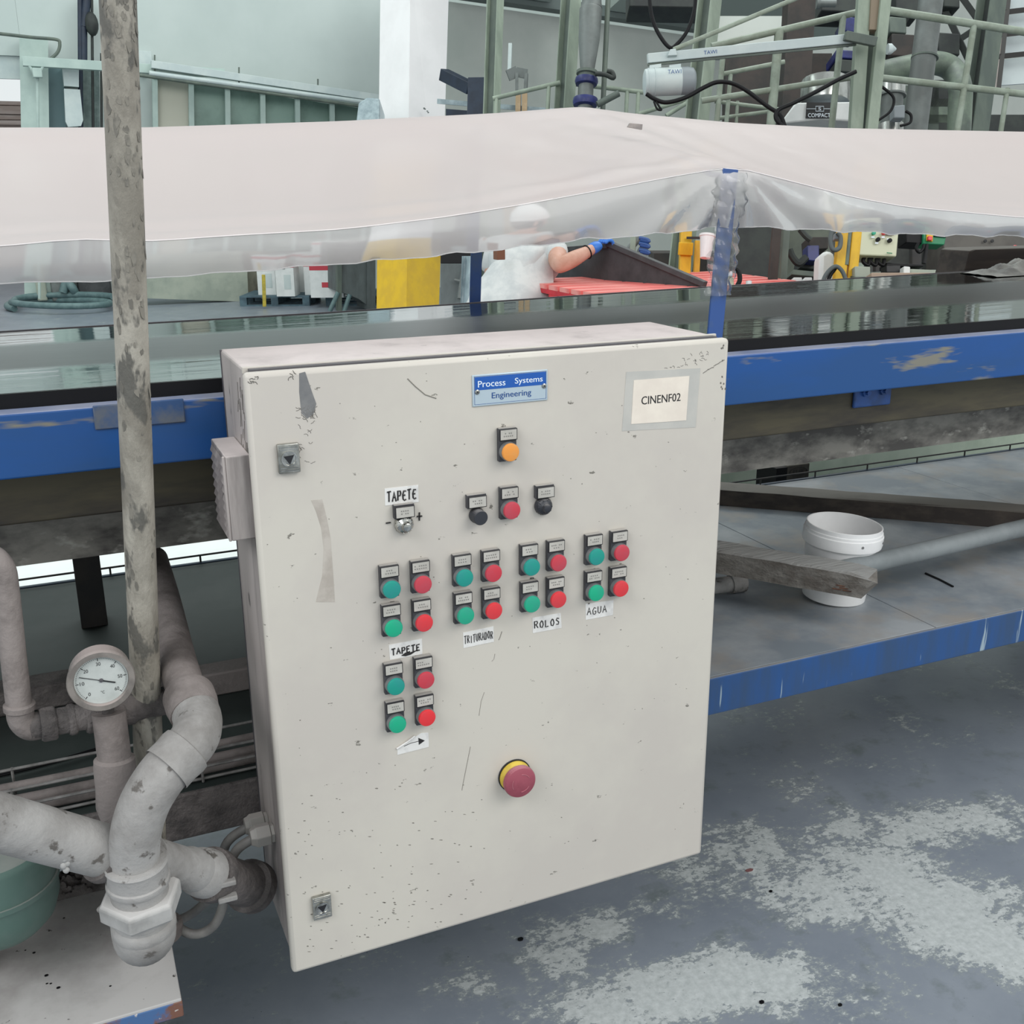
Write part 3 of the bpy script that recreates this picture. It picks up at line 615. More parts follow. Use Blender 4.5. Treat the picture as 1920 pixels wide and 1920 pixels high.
# handwritten tape labels
def tape(quad, txt, r=.0011, mx=.06, my=.24):
    q = [Q(*p) for p in quad]; o = MB().prism(q, (0, -.0006, 0)).build('tape_label', m_paper, cab, smooth=0)
    hand('handwriting', txt, q, m_ink, o, r, mx, my, (0, -.0008, 0)); return o
tape(((721, 916), (784, 909), (785, 941), (722, 948)), 'TAPeTe', .0013, .05, .22)
tp2 = tape(((729, 1209), (791, 1197), (792, 1226), (731, 1237)), 'TAPETE', .0012, .05, .30)
MB().prism([Q(752, 1229), Q(760, 1223), (Q(768, 1223)), Q(785, 1217), Q(770, 1227), Q(760, 1230)], (0, -.0012, 0)).build('ink_arrow', m_ink, tp2, smooth=0)
tape(((868, 1186), (925, 1174), (926, 1203), (869, 1215)), 'TRITURADOR', .0007, .02, .26)
tape(((998, 1158), (1051, 1149), (1053, 1177), (999, 1187)), 'ROLOS', .0010, .03, .28)
ag = tape(((1098, 1132), (1150, 1125), (1149, 1153), (1098, 1162)), 'AGUA ', .0008, .03, .28)
hand('accent', "'", [Q(1101, 1132), Q(1108, 1131), Q(1108, 1137), Q(1101, 1138)], m_ink, ag, .0007, 0, 0, (0, -.0008, 0))
ar = MB().prism([Q(745, 1403), Q(758, 1396), Q(783, 1378), Q(790, 1374), Q(803, 1373), Q(804, 1400), Q(745, 1415)], (0, -.0008, 0)).build('tape_label', m_paper, cab, smooth=0)
MB().tube([Q(757, 1399), Q(770, 1393), Q(786, 1389)], .0010, 5).build('ink_line', m_ink, ar)
MB().prism([Q(784, 1383), Q(796, 1388), Q(785, 1396)], (0, -.0013, 0)).build('ink_arrow', m_ink, ar, smooth=0)
MB().tube([Q(744, 1404, -.002), Q(764, 1391, -.003), Q(778, 1380, -.002)], .0016, 6).build('curled_edge', m_paper, ar)
hand('marker_sign', '+', [Q(780, 961), Q(793, 960), Q(793, 975), Q(780, 976)], m_ink, cab, .0013, 0, 0)
hand('marker_sign', '-', [Q(722, 975), Q(734, 974), Q(734, 985), Q(722, 986)], m_ink, cab, .0012, 0, 0)
hand('marker_sign', 'T', [Q(730, 1129), Q(741, 1128), Q(741, 1138), Q(730, 1139)], m_ink, cab, .0011, 0, 0)
hand('marker_sign', 'R', [Q(993, 1083), Q(1003, 1082), Q(1003, 1093), Q(993, 1094)], m_ink, cab, .0009, 0, 0)
# worn marks of the door
MB().prism([Q(561, 700), Q(572, 697), Q(586, 738), Q(593, 757), Q(588, 775), Q(576, 785), Q(565, 775), Q(561, 735)], (0, -.0004, 0)).build('bare_patch', m_grey_wear, door, smooth=0)
rg = random.Random(5); mb = MB()
def fleck(mb, px, py, sx, sy, th=.0004):
    a0 = rg.uniform(0, 6); n = 6; mb.prism([Q(px + sx * math.cos(a0 + 2 * PI * k / n) * rg.uniform(.5, 1), py + sy * math.sin(a0 + 2 * PI * k / n) * rg.uniform(.5, 1)) for k in range(n)], (0, -th, 0))
def squig(mb, px, py, l, r=.0006):
    pts = [(px, py)]
    a = rg.uniform(0, 6)
    for k in range(4): a += rg.uniform(-1.1, 1.1); pts.append((pts[-1][0] + l * math.cos(a), pts[-1][1] + l * math.sin(a)))
    mb.tube([Q(*p, -.0001) for p in pts], r, 4)
for k in range(46): squig(mb, rg.uniform(563, 592), rg.triangular(762, 800, 766), 2.4, .0004)
for k in range(12): squig(mb, rg.uniform(562, 590), rg.uniform(800, 870), 2.6, .00035)
for k in range(9): squig(mb, rg.uniform(470, 486), rg.uniform(705, 720), 1.8, .0005)
for k in range(4): squig(mb, rg.uniform(540, 556), rg.uniform(700, 712), 2.5, .0005)
for k in range(26):
    u = rg.random(); squig(mb, 1255 + 95 * u + rg.gauss(0, 3), 695 - 42 * u + rg.gauss(0, 4), 1.5, .00035)
for k in range(12): u = k / 12; mb.tube([Q(1318 + 40 * u, 700 - 26 * u, -.0001), Q(1318 + 40 * (u + .09), 700 - 26 * (u + .09) + rg.gauss(0, .8), -.0001)], .0006, 4)
for k in range(16): fleck(mb, rg.uniform(1176, 1290), rg.choice((698, 711, 790, 806)) + rg.gauss(0, 2), 2.4, 1.6)
for k in range(10): fleck(mb, 1355 + rg.gauss(0, 3), rg.uniform(640, 760), 1.6, 3.0)
tag(mb.build('chip_marks', m_chip, door, smooth=0), kind='stuff')
mb = MB()
mb.tube([Q(*p, -.0001) for p in ((764, 710), (778, 724), (797, 740), (818, 747))], .0009, 5)
mb.tube([Q(*p, -.0001) for p in ((908, 1298), (902, 1315), (898, 1342))], .0004, 4); mb.tube([Q(*p, -.0001) for p in ((882, 1400), (874, 1440), (868, 1470), (866, 1482))], .0005, 4)
mb.tube([Q(*p, -.0001) for p in ((941, 1184), (937, 1196), (935, 1200))], .0007, 4); mb.tube([Q(*p, -.0001) for p in ((928, 1226), (926, 1236), (922, 1240))], .0004, 4)
for k in range(150):
    y = 1470 + 330 * rg.random() ** .7; x = rg.uniform(540, 900) + (y - 1500) * .1
    if y > 1830 - (x - 555) * .30 - 12: continue
    fleck(mb, x, y, rg.uniform(1.5, 4.2), rg.uniform(.8, 1.6), .0002)
for k in range(60): fleck(mb, rg.uniform(480, 1300), rg.uniform(690, 1560), rg.uniform(.8, 2.0), rg.uniform(.8, 1.5), .0002)
tag(mb.build('scratch_marks', m_scratch, door, smooth=0), kind='stuff')
MB().prism([Q(583, 938), Q(604, 936), Q(613, 972), Q(620, 1010), Q(625, 1080), Q(628, 1129), Q(592, 1129), Q(604, 1080), Q(607, 1030), Q(602, 990), Q(592, 958)], (0, -.0002, 0)).build('tape_residue', m_stain, door, smooth=0)
# scaling paint on the cabinet side
mb = MB()
for k in range(26):
    y = rg.uniform(.04, .10); z = rg.uniform(1.22, 1.365); mb.tube([(bx0 - .0006, y, z), (bx0 - .0012, y + rg.uniform(-.008, .008), z - rg.uniform(.01, .04))], .0004, 4)
tag(mb.build('flaking_paint', m_chip, body, smooth=0), kind='stuff')
# cable glands + cables at the left side
for i, (gy, gz, px1, py1) in enumerate(((.165, .572, 400, 1680), (.108, .585, 430, 1640))):
    gl = MB().lathe((bx0, gy, gz), (-1, 0, 0), [(0, .017), (.007, .017), (.007, .0195), (.030, .0195), (.034, .0165), (.040, .014), (.040, .009)], 6 if i else 8, phase=.3).build('cable_gland', m_gland, cab, smooth=20, bevel=.0015)
    s0 = Vector((bx0 - .038, gy, gz - .004))
    if i == 0: pts = [s0 + Vector((.02, 0, 0)), s0, s0 + Vector((-.035, .01, -.03)), s0 + Vector((-.05, .03, -.11)), s0 + Vector((-.075, .06, -.17)), s0 + Vector((-.13, .06, -.19)), s0 + Vector((-.2, .08, -.15))]
    else: pts = [s0 + Vector((.02, 0, 0)), s0, s0 + Vector((-.03, .01, -.028)), s0 + Vector((-.045, .02, -.10)), s0 + Vector((-.072, .03, -.17)), s0 + Vector((-.115, .05, -.185)), s0 + Vector((-.16, .09, -.14))]
    MB().tube(spline(pts, 8), .0082, 12).build('cable', m_cable, gl, smooth=60)

# ------------------------------------------------------------------ film roof
FY, BY = .33, 1.20
fx = [(-300, 478), (0, 462), (150, 447), (273, 453), (440, 441), (640, 430), (833, 407), (1000, 380), (1160, 350), (1260, 331), (1330, 319), (1369, 314), (1395, 317), (1440, 329), (1520, 349), (1600, 370), (1700, 388), (1920, 408), (2300, 418)]
hx = [(-300, 540), (0, 531), (211, 527), (488, 507), (640, 494), (705, 490), (825, 479), (902, 471), (987, 462), (1095, 450), (1218, 440), (1345, 427), (1380, 425), (1480, 429), (1600, 434), (1720, 440), (1920, 443), (2300, 446)]
kx = [(-300, 240), (0, 239), (267, 239), (640, 227), (713, 223), (933, 212), (1060, 202), (1093, 200), (1180, 212), (1373, 230), (1565, 240), (1920, 247), (2400, 246)]
def curve(px, Y): P = [at(x, y, Y=Y) for x, y in px]; return [p.x for p in P], [p.z for p in P]
fX, fZ = curve(fx, FY); hX, hZ = curve(hx, FY - .005); kX, kZ = curve(kx, BY)
def sm(xs, zs, x, w=.05): return sum(interp(xs, zs, x + w * k / 2) for k in (-2, -1, 0, 1, 2)) / 5
canopy = thing('film_canopy', (1.0, .75, 1.5), 'milky plastic film canopy sagging between posts over the belt', 'plastic sheet')
xa, xb = -.9, 3.5
PX, PXb = PT.x, at(1093, 200, Y=BY).x
def fpt(x): return Vector((x, FY, (sm(fX, fZ, x, .03))))
def kpt(x): return Vector((x, BY, sm(kX, kZ, x, .02)))
def mapx(x):     # front x -> rear x so that the ridge joins the two peaks
    return x + (PXb - PX) * max(0, 1 - abs(x - PX) / 1.6)
def roof(u, v):
    x = xa + (xb - xa) * u; a = fpt(x); b2 = kpt(mapx(x)); p = a.lerp(b2, v)
    sg = .018 * math.sin(PI * v) + .022 * math.sin(PI * v) * min(1, abs(x - PX) / .5)
    if v > .9: sg -= .004 * math.sin((v - .9) / .1 * PI)
    d = abs(x - PX); wr = .009 * math.exp(-d * 3) * math.sin(v * 9 + x * 30) * math.sin(PI * v)
    p.z += -sg + wr + .004 * math.sin(v * 34 + 2 * x) * math.exp(-((v - .14) / .12) ** 2)
    return p
MB().grid(roof, 150, 40).build('roof_sheet', m_sheet, canopy, smooth=80, fix=False)
def skirt(u, v):
    x = xa + (xb - xa) * u; a = fpt(x); h = Vector((x, FY, sm(hX, hZ, x, .03)))
    p = a.lerp(h, v); d = x - PX
    fan = math.exp(-abs(d) * 4.5)
    ang = math.atan2(d, .02 + .12 * v)
    lf = .35 + .65 * min(1, max(0, (x + .1) / .6))
    p.y += -.010 * math.sin(PI * min(1, v * 1.0)) + .012 * fan * v * math.sin(ang * 15) + lf * (.005 * math.sin(x * 17 + v * 2) * v + .003 * math.sin(x * 43) * v * v)
    p.x += .004 * math.sin(x * 33) * v * lf; p.z += lf * (.0022 * math.sin(x * 47) + .0012 * math.sin(x * 91)) * v ** 3
    return p
MB().grid(skirt, 300, 14).build('front_skirt', m_skirt, canopy, smooth=80, fix=False)
MB().tube([fpt(xa + (xb - xa) * k / 90) + Vector((0, -.001, .0)) for k in range(91)], .0009, 6).build('fold_roll', mat('film_fold_highlight', C(236, 230, 229), .3), canopy)  # highlight along the fold put into a paler colour than the sheet
MB().tube([skirt(k / 240, 1.0) for k in range(241)], .0011, 5).build('hem_edge', film('film_hem', C(244, 244, 244), .55, .12, .05, .2), canopy)
def rearband(u, v):
    x = xa + (xb - xa) * u; p = kpt(mapx(x)); p.y += .05 * v; p.z -= .06 * v * v + .01 * v; return p
MB().grid(rearband, 60, 4).build('rear_flap', m_sheet, canopy, smooth=80, fix=False)
rd = MB(); rd.tube([roof((x_ - xa) / (xb - xa), v_) + Vector((0, 0, -.016)) for x_, v_ in [(PX, .01 + .98 * k / 12) for k in range(13)]], .005, 10); tag(rd.build('ridge_rod', m_bluepost), 'thin rod under the film ridge from the blue post to the far peak', 'rod')
# tape tab on the ridge and the film hanging round the post
cpos = roof((.955 - xa) / (xb - xa), .52)
tA, tB, tC, tD = [at(*p, Y=.80) for p in ((1177, 238), (1181, 231), (1205, 233), (1204, 243))]
tabm = MB(); tabm.prism([tA, tB, tC, tD], (.004, .012, .0)); tag(tabm.build('tape_tab', mat('grey_tape', C(150, 142, 138), .5, col2=C(128, 122, 120), scale=60), None, smooth=0), 'small grey tape tab sticking up on the film ridge', 'tape')
def wrap(u, v):
    P = PT.lerp(Vector((PB.x, .33, PB.z)), .02 + .66 * v); w = .030 + .010 * math.sin(v * 8) + (.012 if v > .45 else 0) * math.sin((v - .45) * 9)
    a = -PI * (.06 + .88 * u); ruff = 1 + .16 * math.sin(u * 17 + v * 23) * (.3 + v) + .08 * math.sin(v * 61 + u * 5)
    return P + Vector((math.cos(a) * w * ruff, -.006 + math.sin(a) * .020 * ruff, 0))
MB().grid(wrap, 28, 60).build('post_wrap', m_wrap, canopy, smooth=80, fix=False)

# ------------------------------------------------------------------ pipework left of the cabinet
# tall pole
pt = [at(x, y, d=F_PX * .045 / w) for x, y, w in ((221, 0, 68), (242, 480, 63), (255, 780, 58.5), (275.5, 1340, 53.5))]
pd = (pt[3] - pt[0]).normalized(); p_top = pt[0] - pd * 1.3; p_bot = pt[3] + pd * ((.412 - pt[3].z) / pd.z)
pole = thing('pole', (p_bot.x, p_bot.y, .40), 'tall chipped grey painted pole standing left of the cabinet', 'pole')
n = 60; mb = MB(); mb.tube([p_top.lerp(p_bot, k / n) for k in range(n + 1)], .0225, 28); mb.build('shaft', m_pole, pole, smooth=60)
MB().cyl((p_bot.x, p_bot.y, .4005), (p_bot.x, p_bot.y, .414), .045).build('base_flange', m_dustpipe2, pole)
rg = random.Random(3); mb = MB()
for k in range(200):
    u = rg.triangular(.30, .70, .42) if k < 130 else rg.uniform(.30, .95); c = p_top.lerp(p_bot, u); a = rg.uniform(-2.6, -.3)
    nrm = Vector((math.cos(a), math.sin(a), 0)); tg = Vector((-math.sin(a), math.cos(a), 0)); s = rg.uniform(.003, .010); hgt = s * rg.uniform(.8, 2.4); p = c + nrm * .0224
    ring = []
    for j in range(6):
        b = 2 * PI * j / 6; ring.append(p + tg * s * .6 * math.cos(b) * rg.uniform(.5, 1) + Vector((0, 0, hgt * math.sin(b) * rg.uniform(.5, 1))) + nrm * (.0003 - .5 * (s * .6 * math.cos(b)) ** 2 / .0225))
    mb.prism(ring, nrm * .0003)
tag(mb.build('paint_flake', mat('lifted_paint', C(104, 101, 94), .7, col2=C(126, 122, 113), scale=45, lo=.42, hi=.6), pole, smooth=0), kind='stuff')

# base plate (pump skid)
PZ = .40; pc = at(340, 1872, Z=PZ)
skid = thing('pump_skid', (-.62, .2, 0), 'dusty steel pump skid plate with chipped blue edge at lower left', 'base plate')
MB().prism([(-1.15, pc.y, PZ), (pc.x, pc.y, PZ), (pc.x + .004, .42, PZ), (-1.15, .42, PZ)], (0, 0, -.006)).build('top_plate', m_basepl, skid, smooth=0, bevel=.0015)
MB().box2((-1.15, pc.y - .001, PZ - .034), (pc.x + .001, pc.y + .006, PZ - .0045)).build('front_edge', m_rustblue, skid, bevel=.002)
MB().box2((pc.x - .006, pc.y + .006, PZ - .034), (pc.x + .001, .42, PZ - .0065)).build('side_edge', m_dustdark, skid, bevel=.001)
for x, y in ((-1.08, .06), (-.26, .10), (-1.08, .36), (-.26, .36)):
    MB().box2((x - .025, y - .025, 0), (x + .025, y + .025, PZ - .0065)).build('leg', m_darksteel, skid)
rg = random.Random(11)
for i in range(9):
    x, y = rg.choice(((60, 1790), (130, 1830), (115, 1712), (148, 1675), (45, 1900), (210, 1770), (183, 1895), (95, 1842), (208, 1846)))
    c = at(x + rg.uniform(-20, 20), y + rg.uniform(-15, 15), Z=PZ); s = rg.uniform(.0015, .0035)
    MB().prism([c + Vector((s * math.cos(a), s * .7 * math.sin(a), .0002)) for a in (0, 1, 2.2, 3.3, 4.1, 5.2)], (0, 0, s * .5)).build('grit', m_rubber, skid, smooth=0)
# caked rubble at the back of the skid, one crust
def crust(u, v):
    x = -.42 + .25 * u; y = .335 + .085 * v; e = math.sin(PI * min(1, max(0, u))) ** .4 * math.sin(PI * v) ** .5
    return Vector((x, y, PZ + .001 + e * (.016 + .012 * math.sin(u * 37 + v * 9) * math.sin(v * 23 + u * 5) + .006 * math.sin(u * 90) * math.sin(v * 40))))
tag(MB().grid(crust, 60, 16).build('dust_crust', m_dustdark, None, smooth=60, fix=False), 'dark caked dust crust along the back of the pump skid', 'dust', kind='stuff')

# S-bend pipe --------------------------------------------------------------------
def pp(x, y, Y): return at(x, y, Y=Y)
sp = thing('bend_pipe', pp(270, 1800, -.03), 'thick dusty bent pipe with large union nut left of the cabinet', 'pipe')
inlet = [pp(286, 1050, .62), pp(308, 1130, .42), pp(333, 1240, .17), pp(352, 1305, .06)]
MB().tube(spline(inlet, 6), .0295, 26).build('inlet_pipe', m_dustpipe2, sp, smooth=60)
c1 = pp(352, 1300, .065); c2 = pp(368, 1345, .01); ax = (c2 - c1)
MB().lathe(c1, ax, [(0, .030), (0, .0365), (.006, .0385), (.030, .0385), (.036, .0375), (.050, .036)], 30).build('socket', m_dustpipe2, sp)
bend = spline([pp(361, 1325, .035), pp(371, 1352, .0), pp(364, 1385, -.035), pp(338, 1416, -.05)], 10)
MB().tube(bend, .0350, 28).build('elbow', m_dustpipe, sp, smooth=60)
c3 = pp(362, 1392, -.040); c4 = pp(318, 1437, -.058); ax = c4 - c3; ln = ax.length
MB().lathe(c3, ax, [(.010, .0345), (.012, .0385), (.020, .0395), (.034, .0380), (.052, .0385), (ln, .0352)], 30).build('socket', m_dustpipe, sp)
low = spline([pp(335, 1419, -.052), pp(300, 1458, -.064), pp(272, 1505, -.068), pp(256, 1555, -.066), pp(252, 1605, -.058), pp(256, 1645, -.05)], 10)
MB().tube(low, .0352, 30).build('bend', m_dustpipe, sp, smooth=60)
A = pp(254, 1612, -.058); B = pp(277, 1780, -.045); ax = (B - A); L_ = ax.length; ax.normalize()
def al(px, py): # distance along the axis for an image point on it
    q = (at(px, py, Y=-.05) - A).dot(ax); return q
MB().lathe(A, ax, [(.0, .0362), (.0, .0430), (.004, .0448), (.009, .0430), (.030, .0425), (.032, .0447), (.038, .0452), (.042, .0430), (.046, .0410), (.066, .0405)], 36).build('collar', m_dustpipe, sp)
nut = MB(); nut.lathe(A, ax, [(.058, .040), (.058, .0545), (.062, .0590), (.084, .0590), (.090, .0545), (.090, .040)], 6, phase=.35); nut.build('union_nut', m_nutlight, sp, smooth=20, bevel=.002)
MB().lathe(A, ax, [(.086, .044), (.098, .044), (.1, .0415), (.106, .0415), (.108, .044), (.114, .0455), (.122, .0455), (.126, .0435), (.134, .043)], 36).build('threaded_tail', m_dustpipe, sp)
eb = A + ax * .128; MB().tube(spline([eb - ax * .01, eb + ax * .004, eb + ax * .016 + Vector((-.002, .010, 0)), eb + ax * .026 + Vector((-.004, .040, 0)), eb + ax * .026 + Vector((-.004, .10, 0))], 8), [.0440] * 20 + [.0435] * 13, 30).build('foot_elbow', m_dustpipe, sp, smooth=60)
# branch to the right
b0 = pp(280, 1606, -.035); b1 = pp(430, 1650, .085); ax = (b1 - b0); L_ = ax.length
MB().lathe(b0, ax, [(0, .029), (L_ * .42, .029), (L_ * .44, .0325), (L_ * .56, .0325), (L_ * .58, .0365), (L_ * .66, .0385), (L_ * .70, .0385), (L_ * .71, .034)], 32).build('branch', m_dustpipe, sp)
MB().lathe(b0, ax, [(L_ * .70, .030), (L_ * .72, .043), (L_ * .80, .043), (L_ * .84, .036), (L_ * 1.25, .036), (L_ * 1.27, .044), (L_ * 1.36, .044)], 28).build('valve_body', m_dustdark, sp)
cl = b0 + ax * .80; 
for k in (-1, 1): MB().box(cl + Vector((.012, -.04, -.004 + .014 * k)), (.030, .014, .009)).build('clamp_jaw', m_dustpipe, sp, bevel=.002)
# horizontal feed pipe from the left
h0 = pp(-260, 1470, -.13); h1 = pp(196, 1596, -.03); ax = h1 - h0; L_ = ax.length
hp_ = thing('feed_pipe', h1 + Vector((0, 0, -.05)), 'large dusty horizontal pipe entering from the left edge above the green pump', 'pipe')
MB().tube([h0, h1], .0375, 30).build('barrel', m_dustpipe, hp_, smooth=60)
MB().lathe(h1, ax, [(-.006, .0375), (-.006, .043), (.003, .045), (.010, .043), (.010, .030)], 30).build('end_collar', m_dustdark, hp_)
MB().lathe(h1 + ax.normalized() * .01, ax, [(0, .038), (.02, .036), (.05, .03)], 26).build('spigot', m_dustpipe2, hp_)
s0 = h1 + Vector((.012, -.03, -.01)); MB().tube(spline([s0 + Vector((.008, 0, .045)), s0 + Vector((.012, -.01, 0)), s0 + Vector((-.004, .01, -.05)), s0 + Vector((-.03, .03, -.085))], 8), .0045, 8).build('tie_wire', m_dustpipe, hp_)
dr = h0.lerp(h1, .80); mb = MB()
for k in range(7): mb.ball(dr + ax.normalized() * (.004 * math.sin(k * 2.1)) + Vector((0, -.0365 + .003 * k * .3, .010 - .0065 * k)), (.0045, .003, .0055), 8, 6)
tag(mb.build('paint_drip', m_nutlight, hp_, smooth=60), kind='stuff')
# green pump casing
gc = pp(-10, 1662, .17); gz = gc.z
tk = thing('pump', (gc.x, gc.y, PZ), 'green rounded pump casing on the skid under the feed pipe', 'pump')
rr = .088
MB().lathe((gc.x, gc.y, gz - .085), (0, 0, 1), [(0, .02), (.004, .046), (.014, .068), (.032, .084), (.06, .093), (.150, .094), (.160, .088), (.163, .05)], 44).build('casing', m_tank, tk, smooth=60)
MB().lathe((gc.x, gc.y, gz + .006), (0, 0, 1), [(0, .0935), (.0, .097), (.008, .097), (.008, .0935)], 44).build('seam_band', m_tank, tk)
MB().cyl((gc.x - .085, gc.y + .02, PZ + .0005), (gc.x - .06, gc.y + .01, gz - .03), .022, .022).build('pedestal', m_darksteel, tk)
# riser with tee and small feed line
rs = thing('riser_pipe', pp(222, 1600, .10), 'dusty riser pipe carrying the thermometer, between the pole and the feed pipe', 'pipe')
MB().tube(spline([pp(204, 1335, .10), pp(212, 1400, .09), pp(218, 1450, .085), pp(222, 1520, .08), pp(228, 1620, .09)], 8), .0245, 24).build('lower_riser', m_dustpipe2, rs, smooth=60)
a0 = pp(214, 1418, .088); a1 = pp(221, 1530, .08); MB().lathe(a0, a1 - a0, [(0, .0250), (.004, .0300), (.02, .031), (.05, .030), (.08, .031), (.1, .0255)], 26).build('socket', m_dustpipe2, rs)
tee = [pp(60, 1362, .13), pp(150, 1345, .125), pp(215, 1335, .12), pp(300, 1318, .13), pp(380, 1300, .16)]
MB().tube(tee, .0205, 20).build('cross_pipe', m_dustdark, rs, smooth=60)
for (x, y, w_, r_) in ((90, 1357, .022, .0275), (135, 1349, .012, .024), (172, 1342, .02, .0265), (240, 1329, .02, .0255)):
    q = pp(x, y, .127); t = (tee[-1] - tee[0]).normalized(); MB().lathe(q - t * w_ / 2, t, [(0, r_ * .92), (.003, r_), (w_ - .003, r_), (w_, r_ * .92)], 8 if x == 90 else 18).build('fitting', m_dustdark, rs)
dl = thing('drop_pipe', pp(40, 1390, .13), 'slim dusty drop pipe with elbow at the left edge', 'pipe')
MB().tube(spline([pp(-90, 1052, .20), pp(-30, 1040, .18), pp(2, 1062, .165), pp(12, 1110, .16), pp(24, 1220, .145), pp(36, 1325, .13)], 8), .0182, 22).build('upper_run', m_dustdark if False else m_dustpipe2, dl, smooth=60)
q = pp(36, 1318, .13); MB().lathe(q, pp(38, 1345, .13) - q, [(0, .019), (.002, .0225), (.010, .0225), (.012, .019)], 24).build('collar', m_dustpipe2, dl)
MB().tube(spline([pp(37, 1328, .13), pp(41, 1350, .13), pp(58, 1364, .13), pp(80, 1360, .13)], 8), .0195, 20).build('elbow', m_dustpipe2, dl, smooth=60)
# thermometer
gC = pp(190, 1277, .055); gR = .0455
ga = thing('thermometer', pp(203, 1330, .10), 'round dial thermometer reading about sixteen degrees above the riser pipe', 'gauge')
MB().lathe(gC + Vector((0, .036, 0)), (0, -1, 0), [(0, .030), (.002, .0435), (.028, .0450), (.030, .0470), (.036, .0475), (.039, .0460), (.039, .0385), (.0325, .0375), (.0320, .001)], 48).build('case', m_gaugecase, ga)
fy = gC.y + .036 - .0328
face = MB().lathe((gC.x, fy + .0006, gC.z), (0, -1, 0), [(0, .0372), (.0006, .0372)], 48).build('dial', m_gaugeface, ga)
mb = MB()
for k in range(61):
    a = math.radians(226 - 44.5 * k / 10); r0 = .0335 if k % 10 else .031; r1 = .0352
    mb.bar((gC.x + r0 * math.cos(a), fy - .0003, gC.z + r0 * math.sin(a)), (gC.x + r1 * math.cos(a), fy - .0003, gC.z + r1 * math.sin(a)), .0004 if k % 10 else .001, .0003, (0, 1, 0))
tag(mb.build('scale_ticks', m_print, face, smooth=0), kind='stuff')
for k in range(7):
    a = math.radians(226 - 44.5 * k); text('numeral', str(k * 10), (gC.x + .0262 * math.cos(a), fy - .0004, gC.z + .0262 * math.sin(a)), (1, 0, 0), (0, 0, 1), .0062 if k else .0032, .0055, m_print, face)
text('unit', '°C', (gC.x, fy - .0004, gC.z - .019), (1, 0, 0), (0, 0, 1), .005, .0046, m_print, face)
a = math.radians(160); u = Vector((math.cos(a), 0, math.sin(a))); c0 = Vector((gC.x, fy - .0014, gC.z))
nd_ = MB(); nd_.bar(c0 - u * .004, c0 + u * .031, .0009, .0004, (0, 1, 0)); nd_.bar(c0 - u * .020, c0, .0019, .0004, (0, 1, 0)); nd_.build('needle', m_print, ga, smooth=0)
MB().lathe((gC.x, fy - .0006, gC.z), (0, -1, 0), [(0, .003), (.0016, .0028), (.002, .001)], 16).build('hub', m_gutter, ga)
st = pp(203, 1335, .095); MB().tube(spline([Vector((gC.x, gC.y + .03, gC.z - .01)), Vector((gC.x + .002, gC.y + .038, gC.z - .04)), st], 6), .009, 14).build('stem', m_dustdark, ga, smooth=60)
# wire cable tray on the deck edge with cables
tr = thing('cable_tray', (-.5, .31, .6105), 'wire mesh cable tray with dusty cables along the deck edge behind the pipes', 'cable tray')
for y, z in ((.272, .673), (.272, .642), (.276, .617), (.345, .617), (.345, .673)):
    MB().cyl((-1.35, y, z), (.12, y, z), .0028, n=8).build('long_wire', m_wire, tr)
for k in range(10):
    x = -1.30 + k * .152; MB().tube([(x, .272, .676), (x, .272, .6135), (x, .345, .6135), (x, .345, .676)], .0026, 6).build('hoop_wire', m_wire, tr)
for i, (y, z, r_) in enumerate(((.292, .6265, .0095), (.316, .6280, .011), (.332, .648, .008))):
    tag(MB().tube(spline([(-1.4, y, z), (-.8, y + .004, z + .002), (-.3, y - .003, z), (.14, y, z + .002)], 8), r_, 10).build('power_cable', m_dustpipe2, None, smooth=60), ('dusty cable nearest the front wires of the tray', 'thickest dusty cable in the middle of the tray', 'upper thin dusty cable at the back of the tray')[i], 'cable', 'cables in the tray')
tag(MB().tube(spline([at(-60, 1468, Z=.616), at(80, 1434, Z=.616), at(190, 1402, Z=.616)], 8), .0032, 8).build('thin_cable', m_rubber), 'thin black cable running over the dusty deck above the tray', 'cable')
tag(MB().box2((-1.4, .69, .6105), (-.10, .76, .662)).build('channel_bar', m_dustdark, None, bevel=.004), 'dust caked steel bar lying on the deck behind the thermometer', 'bar')
tag(MB().box2((-.07, .605, .6105), (.30, .665, .662)).build('channel_bar', m_dustpipe2, None, bevel=.004), 'pale dusty bar on the deck between bent pipe and cabinet', 'bar')
tag(MB().box2((.80, 1.99, 0.0), (4.2, 2.02, .60)).build('lit_floor_board', mat('lit_floor_green', C(182, 194, 176), .6, col2=C(160, 174, 156), scale=3), None, bevel=.002), 'added pale green board behind the deck at the right, standing in for lit floor', 'board')  # board added in place of the pale lit floor beyond the deck
tag(MB().box2((-1.9, 2.15, 0.0), (.62, 3.7, .22)).build('bright_gap_slab', mat('bright_gap_white', C(244, 248, 246), .6, col2=C(238, 243, 240), scale=4), None, bevel=.01), 'added low white slab behind the deck, giving the bright strip in the gap', 'slab')  # slab added so the gap under the belt shows a bright strip

